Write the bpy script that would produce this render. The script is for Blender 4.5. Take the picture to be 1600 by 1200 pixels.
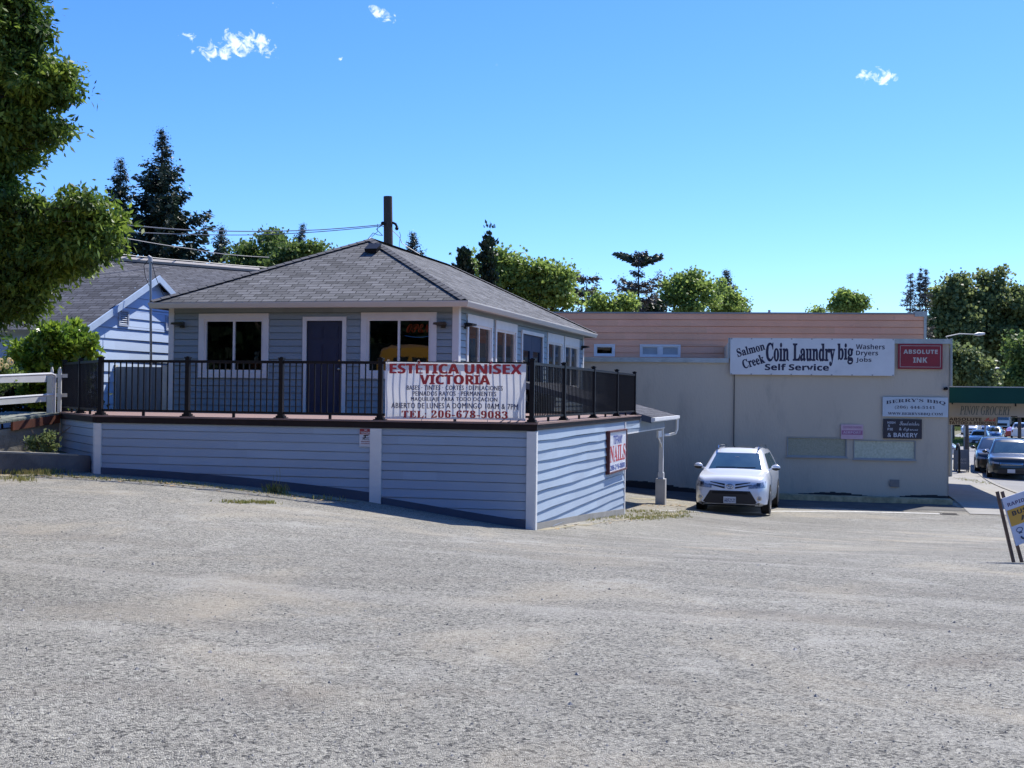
import bpy, math, random
import numpy as np
from mathutils import Vector, Matrix
from mathutils.bvhtree import BVHTree

for o in list(bpy.data.objects):
    bpy.data.objects.remove(o, do_unlink=True)
SC = bpy.context.scene
COL = SC.collection
R = math.radians
V3 = Vector

# ------------------------------------------------------------------ camera, world, sun
FPX = 1850.0; EYE = 1.6
yaw = R(13.2); rho = R(0.7); pit = math.atan((617 - 600) / FPX)
fw = V3((-math.sin(yaw) * math.cos(pit), math.cos(yaw) * math.cos(pit), math.sin(pit)))
r0 = V3((math.cos(yaw), math.sin(yaw), 0)); u0 = r0.cross(fw)
cr = math.cos(rho) * r0 + math.sin(rho) * u0
cu = -math.sin(rho) * r0 + math.cos(rho) * u0
cam_d = bpy.data.cameras.new('camera'); cam = bpy.data.objects.new('camera', cam_d); COL.objects.link(cam)
m = Matrix.Identity(4)
for i in range(3):
    m[i][0] = cr[i]; m[i][1] = cu[i]; m[i][2] = -fw[i]
m[0][3], m[1][3], m[2][3] = 0, 0, EYE
cam.matrix_world = m
cam_d.sensor_width = 36; cam_d.lens = 36 * FPX / 1600
cam_d.clip_start = 0.1; cam_d.clip_end = 3000
SC.camera = cam
EYEV = V3((0, 0, EYE))
def ray(px, py): return fw + cr * ((px - 800) / FPX) + cu * ((600 - py) / FPX)
def at(px, py, d): return EYEV + ray(px, py) * d

SUN = V3((0.34, 0.68, 1.0)).normalized()
sun_el = math.asin(SUN.z); sun_az = math.atan2(SUN.x, SUN.y)
sd = bpy.data.lights.new('sun', 'SUN'); sd.energy = 4.6; sd.angle = R(0.53); sd.color = (1.0, 0.955, 0.88)
so = bpy.data.objects.new('sun', sd); COL.objects.link(so); so.location = SUN * 60
so.rotation_euler = (-SUN).to_track_quat('-Z', 'Y').to_euler()

W = bpy.data.worlds.new('World'); SC.world = W; W.use_nodes = True
wt = W.node_tree; wt.nodes.clear()
def wn(t, **k):
    n = wt.nodes.new(t)
    for a, b in k.items(): setattr(n, a, b)
    return n
sky = wn('ShaderNodeTexSky', sky_type='NISHITA', sun_disc=False, sun_elevation=sun_el, sun_rotation=sun_az,
         altitude=50, air_density=1.0, dust_density=0.3, ozone_density=3.0)
hsv = wn('ShaderNodeHueSaturation'); hsv.inputs['Saturation'].default_value = 1.24; hsv.inputs['Hue'].default_value = 0.503; hsv.inputs['Value'].default_value = 1.0
wt.links.new(sky.outputs[0], hsv.inputs['Color'])
tcd = wn('ShaderNodeTexCoord')
def wmath(op, a, b=None, clamp=False):
    n = wn('ShaderNodeMath', operation=op, use_clamp=clamp)
    for i, v in enumerate((a, b)):
        if v is None: continue
        if isinstance(v, (int, float)): n.inputs[i].default_value = v
        else: wt.links.new(v, n.inputs[i])
    return n.outputs[0]
def wdot(vec):
    n = wn('ShaderNodeVectorMath', operation='DOT_PRODUCT'); n.inputs[1].default_value = vec
    wt.links.new(tcd.outputs['Generated'], n.inputs[0]); return n.outputs['Value']
noi = wn('ShaderNodeTexNoise'); noi.inputs['Scale'].default_value = 130; noi.inputs['Detail'].default_value = 8; noi.inputs['Roughness'].default_value = 0.62; noi.inputs['Distortion'].default_value = .6
wt.links.new(tcd.outputs['Generated'], noi.inputs['Vector'])
cl = None
# wisps of cumulus: direction, half size (radians), tilt
for (px, py, sx, sy, tilt, gain) in ((342, 79, 42, 17, .12, 1.25), (374, 64, 32, 17, -.1, 1.25), (405, 68, 36, 15, -.40, 1.2), (297, 58, 20, 8, -.25, .75), (598, 22, 24, 10, -.3, 1.1),
                                     (626, 31, 10, 4, 0, .5), (1373, 119, 30, 13, -.1, 1.3), (533, 92, 8, 2.5, .3, .5), (778, 102, 5, 3, 0, .35), (300, 86, 10, 4, 0, .45), (428, 8, 17, 4, 0, .35)):
    c = ray(px, py).normalized(); rr = (cr * math.cos(tilt) + cu * math.sin(tilt)); uu = (cu * math.cos(tilt) - cr * math.sin(tilt))
    x = wmath('MULTIPLY', wmath('SUBTRACT', wdot(rr), c.dot(rr)), FPX / sx)
    y = wmath('MULTIPLY', wmath('SUBTRACT', wdot(uu), c.dot(uu)), FPX / sy)
    d2 = wmath('ADD', wmath('MULTIPLY', x, x), wmath('MULTIPLY', y, y))
    front = wmath('GREATER_THAN', wdot(c), 0.5)
    f = wmath('MULTIPLY', wmath('MULTIPLY', wmath('SUBTRACT', 1.15, d2, True), front), gain)
    cl = f if cl is None else wmath('MAXIMUM', cl, f)
nn = wmath('MULTIPLY', wmath('SUBTRACT', noi.outputs['Fac'], 0.5), 6.5)
gate = wmath('MULTIPLY', cl, 4.0, True)          # keeps the noise inside the wisps
cl = wmath('MULTIPLY', wmath('SUBTRACT', wmath('ADD', cl, nn), 0.66), .95, True)
cl = wmath('MULTIPLY', wmath('MULTIPLY', cl, gate), 0.80, True)
mix = wn('ShaderNodeMixRGB'); mix.inputs[2].default_value = (5.6, 6.1, 6.4, 1)
tint = wn('ShaderNodeMixRGB', blend_type='MULTIPLY'); tint.inputs[0].default_value = 1; tint.inputs[2].default_value = (0.50, 0.665, 0.95, 1)   # clear dry summer air
wt.links.new(hsv.outputs[0], tint.inputs[1])
wt.links.new(cl, mix.inputs[0]); wt.links.new(tint.outputs[0], mix.inputs[1])
bgn = wn('ShaderNodeBackground'); bgn.inputs['Strength'].default_value = 0.142
wo = wn('ShaderNodeOutputWorld')
wt.links.new(mix.outputs[0], bgn.inputs['Color']); wt.links.new(bgn.outputs[0], wo.inputs['Surface'])
vs = SC.view_settings
vs.view_transform = 'Standard'; vs.look = 'None'; vs.gamma = 1; vs.exposure = 0.68; vs.use_curve_mapping = False
SC.cycles.max_bounces = 7; SC.cycles.transparent_max_bounces = 6; SC.cycles.caustics_reflective = False; SC.cycles.caustics_refractive = False

# ------------------------------------------------------------------ materials
MATS = {}
def mat(name, col, rough=.7, col2=None, nscale=3.0, namt=.5, bump=0, bscale=40, metal=0, spec=.5, coat=0, trans=0, detail=4, emis=None, island=0, stretch=None, grime=None):
    """Principled with a noise-driven mix of two base colours, optional bump, translucency, per-island variation."""
    if name in MATS: return MATS[name]
    m = bpy.data.materials.new(name); m.use_nodes = True; nt = m.node_tree; nt.nodes.clear()
    N = nt.nodes.new; Lk = nt.links.new
    out = N('ShaderNodeOutputMaterial'); p = N('ShaderNodeBsdfPrincipled')
    p.inputs['Roughness'].default_value = rough; p.inputs['Metallic'].default_value = metal
    p.inputs['Specular IOR Level'].default_value = spec; p.inputs['Coat Weight'].default_value = coat; p.inputs['Coat Roughness'].default_value = .05
    tc = N('ShaderNodeTexCoord'); mp = N('ShaderNodeMapping'); Lk(tc.outputs['Object'], mp.inputs['Vector'])
    if stretch: mp.inputs['Scale'].default_value = stretch
    if col2 is None: col2 = tuple(c * .82 for c in col)
    n = N('ShaderNodeTexNoise'); n.inputs['Scale'].default_value = nscale; n.inputs['Detail'].default_value = detail; n.inputs['Roughness'].default_value = .6
    Lk(mp.outputs[0], n.inputs['Vector'])
    rp = N('ShaderNodeMapRange'); rp.inputs['From Min'].default_value = .5 - .22 / max(namt, .05) * .5; rp.inputs['From Max'].default_value = .5 + .22 / max(namt, .05) * .5
    Lk(n.outputs['Fac'], rp.inputs['Value'])
    mx = N('ShaderNodeMixRGB'); mx.inputs[1].default_value = (*col, 1); mx.inputs[2].default_value = (*col2, 1)
    Lk(rp.outputs[0], mx.inputs[0]); c = mx.outputs[0]
    if island:
        g = N('ShaderNodeNewGeometry'); h = N('ShaderNodeHueSaturation')
        a = N('ShaderNodeMapRange'); a.inputs['To Min'].default_value = 1 - island; a.inputs['To Max'].default_value = 1 + island
        Lk(g.outputs['Random Per Island'], a.inputs['Value']); Lk(a.outputs[0], h.inputs['Value']); Lk(c, h.inputs['Color'])
        b = N('ShaderNodeMapRange'); b.inputs['To Min'].default_value = .5 + .03 * island; b.inputs['To Max'].default_value = .5 - .05 * island
        Lk(g.outputs['Random Per Island'], b.inputs['Value']); Lk(b.outputs[0], h.inputs['Hue']); c = h.outputs[0]
    if grime:
        gc, gs, glo = grime
        g2 = N('ShaderNodeTexNoise'); g2.inputs['Scale'].default_value = gs; g2.inputs['Detail'].default_value = 7; g2.inputs['Roughness'].default_value = .7
        Lk(mp.outputs[0], g2.inputs['Vector'])
        q = N('ShaderNodeMapRange'); q.inputs['From Min'].default_value = glo; q.inputs['From Max'].default_value = glo + .2; q.inputs['To Max'].default_value = .8
        Lk(g2.outputs['Fac'], q.inputs['Value'])
        m2 = N('ShaderNodeMixRGB'); m2.inputs[2].default_value = (*gc, 1); Lk(q.outputs[0], m2.inputs[0]); Lk(c, m2.inputs[1]); c = m2.outputs[0]
    Lk(c, p.inputs['Base Color'])
    if bump:
        bn = N('ShaderNodeTexNoise'); bn.inputs['Scale'].default_value = bscale; bn.inputs['Detail'].default_value = 3
        Lk(mp.outputs[0], bn.inputs['Vector'])
        bp = N('ShaderNodeBump'); bp.inputs['Strength'].default_value = bump; bp.inputs['Distance'].default_value = .02
        Lk(bn.outputs['Fac'], bp.inputs['Height']); Lk(bp.outputs[0], p.inputs['Normal'])
    if emis:
        p.inputs['Emission Color'].default_value = (*emis[0], 1); p.inputs['Emission Strength'].default_value = emis[1]
    sh = p.outputs[0]
    if trans:
        t = N('ShaderNodeBsdfTranslucent'); Lk(c, t.inputs['Color']); ms = N('ShaderNodeMixShader'); ms.inputs[0].default_value = trans
        Lk(p.outputs[0], ms.inputs[1]); Lk(t.outputs[0], ms.inputs[2]); sh = ms.outputs[0]
    Lk(sh, out.inputs['Surface'])
    MATS[name] = m; return m

def glass_mat(name, tint=(.34, .38, .38), rough=.01, refl=1.0):
    """Thin pane: mostly see-through, mirror reflection by Fresnel."""
    if name in MATS: return MATS[name]
    m = bpy.data.materials.new(name); m.use_nodes = True; nt = m.node_tree; nt.nodes.clear(); N = nt.nodes.new; Lk = nt.links.new
    out = N('ShaderNodeOutputMaterial'); tr = N('ShaderNodeBsdfTransparent'); tr.inputs[0].default_value = (*tint, 1)
    gl = N('ShaderNodeBsdfGlossy'); gl.inputs['Roughness'].default_value = rough; lw = N('ShaderNodeLayerWeight'); lw.inputs['Blend'].default_value = .5; pw = N('ShaderNodeMath'); pw.operation = 'POWER'; pw.inputs[1].default_value = 4; Lk(lw.outputs['Facing'], pw.inputs[0])
    mu = N('ShaderNodeMath'); mu.operation = 'MULTIPLY_ADD'; mu.use_clamp = True; mu.inputs[1].default_value = .9; mu.inputs[2].default_value = .062 * refl; Lk(pw.outputs[0], mu.inputs[0])
    nz = N('ShaderNodeTexNoise'); nz.inputs['Scale'].default_value = 1.3; bp = N('ShaderNodeBump'); bp.inputs['Strength'].default_value = .03; bp.inputs['Distance'].default_value = .05
    Lk(nz.outputs['Fac'], bp.inputs['Height']); Lk(bp.outputs[0], gl.inputs['Normal'])
    ms = N('ShaderNodeMixShader'); Lk(mu.outputs[0], ms.inputs[0]); Lk(tr.outputs[0], ms.inputs[1]); Lk(gl.outputs[0], ms.inputs[2])
    Lk(ms.outputs[0], out.inputs['Surface']); MATS[name] = m; return m

def shingle_mat(name, c1, c2, c3, w=.30, h=.145):
    m = bpy.data.materials.new(name); m.use_nodes = True; nt = m.node_tree; nt.nodes.clear(); N = nt.nodes.new; Lk = nt.links.new
    out = N('ShaderNodeOutputMaterial'); p = N('ShaderNodeBsdfPrincipled'); p.inputs['Roughness'].default_value = .95; p.inputs['Specular IOR Level'].default_value = .2
    uv = N('ShaderNodeUVMap')
    dn = N('ShaderNodeTexNoise'); dn.inputs['Scale'].default_value = 2.2; dn.inputs['Detail'].default_value = 2; Lk(uv.outputs[0], dn.inputs['Vector'])
    dm = N('ShaderNodeVectorMath'); dm.operation = 'MULTIPLY'; dm.inputs[1].default_value = (.12, .03, 0); Lk(dn.outputs['Color'], dm.inputs[0])
    da = N('ShaderNodeVectorMath'); da.operation = 'ADD'; Lk(uv.outputs[0], da.inputs[0]); Lk(dm.outputs[0], da.inputs[1])
    b = N('ShaderNodeTexBrick'); b.inputs['Scale'].default_value = 1; b.inputs['Brick Width'].default_value = w; b.inputs['Row Height'].default_value = h
    b.inputs['Mortar Size'].default_value = .011; b.inputs['Mortar Smooth'].default_value = .2; b.inputs['Color1'].default_value = (*c1, 1); b.inputs['Color2'].default_value = (*c2, 1); b.inputs['Mortar'].default_value = (*c3, 1)
    b.offset = .37; b.inputs['Bias'].default_value = 0; Lk(da.outputs[0], b.inputs['Vector'])
    n = N('ShaderNodeTexNoise'); n.inputs['Scale'].default_value = 75; n.inputs['Detail'].default_value = 4; Lk(uv.outputs[0], n.inputs['Vector'])
    n2 = N('ShaderNodeTexNoise'); n2.inputs['Scale'].default_value = 1.1; n2.inputs['Detail'].default_value = 5; Lk(uv.outputs[0], n2.inputs['Vector'])
    r = N('ShaderNodeMapRange'); r.inputs['From Min'].default_value = .3; r.inputs['From Max'].default_value = .7; r.inputs['To Min'].default_value = .62; r.inputs['To Max'].default_value = 1.38; Lk(n.outputs['Fac'], r.inputs['Value'])
    r2 = N('ShaderNodeMapRange'); r2.inputs['From Min'].default_value = .3; r2.inputs['From Max'].default_value = .7; r2.inputs['To Min'].default_value = .85; r2.inputs['To Max'].default_value = 1.15; Lk(n2.outputs['Fac'], r2.inputs['Value'])
    mu = N('ShaderNodeMath'); mu.operation = 'MULTIPLY'; Lk(r.outputs[0], mu.inputs[0]); Lk(r2.outputs[0], mu.inputs[1])
    hs = N('ShaderNodeHueSaturation'); Lk(mu.outputs[0], hs.inputs['Value']); Lk(b.outputs['Color'], hs.inputs['Color']); Lk(hs.outputs[0], p.inputs['Base Color'])
    # each course lifts towards its lower edge
    sp = N('ShaderNodeSeparateXYZ'); Lk(da.outputs[0], sp.inputs[0]); dv = N('ShaderNodeMath'); dv.operation = 'DIVIDE'; dv.inputs[1].default_value = h; Lk(sp.outputs[1], dv.inputs[0])
    fr = N('ShaderNodeMath'); fr.operation = 'FRACT'; Lk(dv.outputs[0], fr.inputs[0]); iv = N('ShaderNodeMath'); iv.operation = 'SUBTRACT'; iv.inputs[0].default_value = 1; Lk(fr.outputs[0], iv.inputs[1])
    ad = N('ShaderNodeMath'); ad.operation = 'MULTIPLY_ADD'; ad.inputs[1].default_value = .5; Lk(b.outputs['Fac'], ad.inputs[0]); ad.inputs[1].default_value = -.6; Lk(iv.outputs[0], ad.inputs[2])
    bp = N('ShaderNodeBump'); bp.inputs['Strength'].default_value = .9; bp.inputs['Distance'].default_value = .012; Lk(ad.outputs[0], bp.inputs['Height'])
    b2 = N('ShaderNodeBump'); b2.inputs['Strength'].default_value = .5; b2.inputs['Distance'].default_value = .006; Lk(n.outputs['Fac'], b2.inputs['Height']); Lk(bp.outputs[0], b2.inputs['Normal']); Lk(b2.outputs[0], p.inputs['Normal'])
    Lk(p.outputs[0], out.inputs['Surface']); MATS[name] = m; return m

def asphalt_mat():
    m = bpy.data.materials.new('worn gravelly asphalt'); m.use_nodes = True; nt = m.node_tree; nt.nodes.clear(); N = nt.nodes.new; Lk = nt.links.new
    out = N('ShaderNodeOutputMaterial'); p = N('ShaderNodeBsdfPrincipled'); p.inputs['Roughness'].default_value = .92; p.inputs['Specular IOR Level'].default_value = .25
    tc = N('ShaderNodeTexCoord'); P = tc.outputs['Object']
    def noise(s, d=4, r=.6, dist=0):
        n = N('ShaderNodeTexNoise'); n.inputs['Scale'].default_value = s; n.inputs['Detail'].default_value = d; n.inputs['Roughness'].default_value = r; n.inputs['Distortion'].default_value = dist
        Lk(P, n.inputs['Vector']); return n.outputs['Fac']
    def rng(v, a, b, c, d):
        n = N('ShaderNodeMapRange'); n.inputs['From Min'].default_value = a; n.inputs['From Max'].default_value = b; n.inputs['To Min'].default_value = c; n.inputs['To Max'].default_value = d; Lk(v, n.inputs['Value']); return n.outputs[0]
    def mixc(f, a, b):
        n = N('ShaderNodeMixRGB'); Lk(f, n.inputs[0])
        for i, v in ((1, a), (2, b)):
            if isinstance(v, tuple): n.inputs[i].default_value = (*v, 1)
            else: Lk(v, n.inputs[i])
        return n.outputs[0]
    def vor(s):
        n = N('ShaderNodeTexVoronoi'); n.inputs['Scale'].default_value = s; Lk(P, n.inputs['Vector']); return n
    v1 = vor(125); v2 = vor(50)
    def chan(v):
        s = N('ShaderNodeSeparateColor'); Lk(v.outputs['Color'], s.inputs[0]); return s.outputs[0]
    cr1 = N('ShaderNodeValToRGB'); e = cr1.color_ramp.elements
    e[0].position = 0; e[0].color = (.012, .012, .013, 1); e[1].position = 1; e[1].color = (.56, .53, .45, 1)
    for pos, c in ((.20, (.060, .058, .054)), (.36, (.23, .22, .195)), (.62, (.345, .328, .275)), (.85, (.47, .445, .37))):
        x = e.new(pos); x.color = (*c, 1)
    Lk(chan(v1), cr1.inputs[0])
    cr2 = N('ShaderNodeValToRGB'); e = cr2.color_ramp.elements
    e[0].position = 0; e[0].color = (.02, .02, .021, 1); e[1].position = 1; e[1].color = (.50, .475, .40, 1)
    for pos, c in ((.22, (.15, .143, .125)), (.30, (.28, .267, .225)), (.74, (.345, .327, .275))):
        x = e.new(pos); x.color = (*c, 1)
    Lk(chan(v2), cr2.inputs[0])
    stones = mixc(rng(noise(9, 2), .42, .6, .35, .80), cr1.outputs[0], cr2.outputs[0])
    # sand and fines gathered in patches, brown stains, dark worn tyre lines
    sand = mixc(rng(noise(.42, 6, .62, .6), .52, .70, 0, .75), stones, (.44, .385, .29))
    lite = mixc(rng(noise(.95, 7, .7, .3), .54, .70, 0, .6), sand, (.47, .45, .395))
    mp = N('ShaderNodeMapping'); mp.inputs['Rotation'].default_value = (0, 0, R(28)); mp.inputs['Scale'].default_value = (.16, 1.3, 1); Lk(P, mp.inputs['Vector'])
    sn = N('ShaderNodeTexNoise'); sn.inputs['Scale'].default_value = .8; sn.inputs['Detail'].default_value = 6; sn.inputs['Roughness'].default_value = .6; sn.inputs['Distortion'].default_value = .5; Lk(mp.outputs[0], sn.inputs['Vector'])
    dark = mixc(rng(sn.outputs['Fac'], .56, .70, 0, .55), lite, (.20, .18, .15))
    mp2 = N('ShaderNodeMapping'); mp2.inputs['Rotation'].default_value = (0, 0, R(-17)); mp2.inputs['Scale'].default_value = (.2, 2.1, 1); Lk(P, mp2.inputs['Vector'])
    sn2 = N('ShaderNodeTexNoise'); sn2.inputs['Scale'].default_value = .7; sn2.inputs['Detail'].default_value = 5; sn2.inputs['Distortion'].default_value = .8; Lk(mp2.outputs[0], sn2.inputs['Vector'])
    strk = mixc(rng(sn2.outputs['Fac'], .57, .68, 0, .4), dark, (.45, .425, .37))
    dst = N('ShaderNodeVectorMath'); dst.operation = 'DISTANCE'; dst.inputs[1].default_value = (-6.5, 16.2, 0)     # old tyre tracks: arcs swept by turning cars
    dn_ = N('ShaderNodeVectorMath'); dn_.operation = 'MULTIPLY'; dn_.inputs[1].default_value = (1, 1, 0); Lk(P, dn_.inputs[0]); Lk(dn_.outputs[0], dst.inputs[0])
    for r_, wd_, am, colr in ((11.2, .22, .5, (.17, .14, .11)), (9.6, .16, .35, (.50, .47, .40)), (7.3, .20, .3, (.19, .17, .14)), (13.4, .25, .3, (.48, .44, .37))):
        s1_ = N('ShaderNodeMath'); s1_.operation = 'SUBTRACT'; Lk(dst.outputs['Value'], s1_.inputs[0]); s1_.inputs[1].default_value = r_
        ab = N('ShaderNodeMath'); ab.operation = 'ABSOLUTE'; Lk(s1_.outputs[0], ab.inputs[0])
        f_ = N('ShaderNodeMath'); f_.operation = 'MULTIPLY'; Lk(rng(ab.outputs[0], 0, wd_ * 1.6, am, 0), f_.inputs[0]); Lk(rng(noise(.5 + r_ * .02, 5, .6, .5), .45, .6, 0, 1), f_.inputs[1])
        strk = mixc(f_.outputs[0], strk, colr)
    val = N('ShaderNodeHueSaturation'); Lk(strk, val.inputs['Color']); Lk(rng(noise(.19, 5), .3, .7, .81, 1.10), val.inputs['Value'])
    Lk(val.outputs[0], p.inputs['Base Color'])
    def bump(h, st, di, prev=None):
        b = N('ShaderNodeBump'); b.inputs['Strength'].default_value = st; b.inputs['Distance'].default_value = di; Lk(h, b.inputs['Height'])
        if prev: Lk(prev, b.inputs['Normal'])
        return b.outputs[0]
    b1 = bump(v1.outputs['Distance'], -.8, .006) if False else bump(v1.outputs['Distance'], .9, -.012)
    b2 = bump(noise(150, 3), .5, .005, b1); b3 = bump(noise(2.2, 5), .5, .05, b2)
    Lk(b3, p.inputs['Normal']); Lk(p.outputs[0], out.inputs['Surface']); return m

# ------------------------------------------------------------------ mesh building
def wloc(o):
    v = V3((0, 0, 0))
    while o is not None: v = v + o.location; o = o.parent
    return v
class MB:
    def __init__(s): s.v = []; s.f = []; s.uv = []; s.marks = []
    def face(s, pts, uv=None):
        i = len(s.v); s.v += [tuple(p) for p in pts]; s.f.append(tuple(range(i, i + len(pts))))
        s.uv.append(uv if uv else [(0, 0)] * len(pts)); return s
    def hexa(s, q):   # 8 points: 4 bottom (ccw), 4 top
        i = len(s.v); s.v += [tuple(p) for p in q]
        for f in ((3, 2, 1, 0), (4, 5, 6, 7), (0, 1, 5, 4), (1, 2, 6, 5), (2, 3, 7, 6), (3, 0, 4, 7)):
            s.f.append(tuple(i + k for k in f)); s.uv.append([(0, 0)] * 4)
        return s
    def box(s, x0, x1, y0, y1, z0, z1):
        return s.hexa([(x0, y0, z0), (x1, y0, z0), (x1, y1, z0), (x0, y1, z0), (x0, y0, z1), (x1, y0, z1), (x1, y1, z1), (x0, y1, z1)])
    def fbox(s, F, a0, a1, n0, n1, z0, z1, za=None):   # box in a frame; za: z shifts at a1
        d = za or (0, 0)
        return s.hexa([F(a0, n1, z0), F(a1, n1, z0 + d[0]), F(a1, n0, z0 + d[0]), F(a0, n0, z0), F(a0, n1, z1), F(a1, n1, z1 + d[1]), F(a1, n0, z1 + d[1]), F(a0, n0, z1)])
    def tube(s, pts, rad, n=8, cap=True):
        pts = [V3(p) for p in pts]; rs = rad if isinstance(rad, (list, tuple)) else [rad] * len(pts)
        i0 = len(s.v); prev = None
        for k, p in enumerate(pts):
            d = (pts[min(k + 1, len(pts) - 1)] - pts[max(k - 1, 0)]).normalized()
            if prev is None: a = d.cross(V3((0, 0, 1)) if abs(d.z) < .9 else V3((1, 0, 0))).normalized()
            else: a = (prev - d * prev.dot(d)).normalized()
            prev = a; b = d.cross(a)
            for j in range(n):
                t = 2 * math.pi * j / n; s.v.append(tuple(p + (a * math.cos(t) + b * math.sin(t)) * rs[k]))
        for k in range(len(pts) - 1):
            for j in range(n):
                q = (i0 + k * n + j, i0 + k * n + (j + 1) % n, i0 + (k + 1) * n + (j + 1) % n, i0 + (k + 1) * n + j)
                s.f.append(q); s.uv.append([(0, 0)] * 4)
        if cap:
            s.f.append(tuple(i0 + j for j in reversed(range(n)))); s.uv.append([(0, 0)] * n)
            s.f.append(tuple(i0 + (len(pts) - 1) * n + j for j in range(n))); s.uv.append([(0, 0)] * n)
        return s
    def grid(s, fn, nu, nv, uvf=None):
        i0 = len(s.v)
        for j in range(nv + 1):
            for i in range(nu + 1): s.v.append(tuple(fn(i / nu, j / nv)))
        for j in range(nv):
            for i in range(nu):
                a = i0 + j * (nu + 1) + i; s.f.append((a, a + 1, a + nu + 2, a + nu + 1))
                s.uv.append([(0, 0)] * 4)
        return s
    def ball(s, c, r, nu=10, nv=6):
        c = V3(c); rr = r if isinstance(r, (tuple, list)) else (r, r, r)
        return s.grid(lambda u, v: c + V3((rr[0] * math.cos(u * 2 * math.pi) * math.sin(v * math.pi), rr[1] * math.sin(u * 2 * math.pi) * math.sin(v * math.pi), -rr[2] * math.cos(v * math.pi))), nu, nv)
    def wheel(s, c, ax, r, w, n=20, r_in=None):
        c = V3(c); ax = V3(ax).normalized(); pts = [c - ax * w / 2, c - ax * w * .42, c + ax * w * .42, c + ax * w / 2]
        return s.tube(pts, [r * .95, r, r, r * .95], n)
    def build(s, name, mt, parent=None, local=False, smooth=False, merge=False):
        if len(s.marks) > 1 and s.marks[0] == (0, 0):      # every line of writing its own part
            ends = s.marks[1:] + [(len(s.v), len(s.f))]; o = None
            for (v0, f0), (v1, f1) in zip(s.marks, ends):
                q = MB(); q.v = s.v[v0:v1]; q.f = [tuple(i - v0 for i in f) for f in s.f[f0:f1]]; q.uv = s.uv[f0:f1]
                if q.f: o = q.build(name, mt, parent, local)
            return o
        me = bpy.data.meshes.new(name)
        off = V3((0, 0, 0)) if (local or parent is None) else wloc(parent)
        me.from_pydata([(p[0] - off.x, p[1] - off.y, p[2] - off.z) for p in s.v], [], s.f)
        if any(u[0] != (0, 0) or u[1] != (0, 0) for u in s.uv):
            ul = me.uv_layers.new(name='UVMap'); k = 0
            for fu in s.uv:
                for t in fu: ul.data[k].uv = t; k += 1
        me.materials.append(mt)
        if smooth:
            me.polygons.foreach_set('use_smooth', [True] * len(me.polygons))
            me.set_sharp_from_angle(angle=R(38))
        o = bpy.data.objects.new(name, me); COL.objects.link(o)
        if parent is not None: o.parent = parent
        return o
class Fr:
    """local frame on a wall: a along it, n out of it, z world height"""
    def __init__(s, o, x): s.o = V3((o[0], o[1], 0)); s.x = V3((x[0], x[1], 0)).normalized(); s.n = V3((s.x.y, -s.x.x, 0))
    def __call__(s, a, n, z): p = s.o + s.x * a + s.n * n; return V3((p.x, p.y, z))
def hit(F, px, py, out=0):
    """(a, z) where the sight line through a pixel meets the wall frame"""
    k = ray(px, py); o = F.o + F.n * out; t = F.n.dot(o - EYEV) / F.n.dot(k); p = EYEV + k * t; return (p - o).dot(F.x), p.z
def prop(o, label=None, cat=None, group=None, kind=None):
    if label: o['label'] = label
    if cat: o['category'] = cat
    if group: o['group'] = group
    if kind: o['kind'] = kind
    return o
def thing(name, label, cat, loc=(0, 0, 0), group=None):
    o = bpy.data.objects.new(name, None); COL.objects.link(o); o.location = loc; o.empty_display_size = .2
    return prop(o, label, cat, group)
def copy_tree(o, parent=None):
    c = o.copy(); COL.objects.link(c)
    if parent is not None: c.parent = parent
    for ch in list(o.children): copy_tree(ch, c)
    return c
def rebase(o, loc):
    """put a world-built single mesh's origin at its base"""
    v = V3(loc)
    for p in o.data.vertices: p.co -= v
    o.location = v; return o

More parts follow.
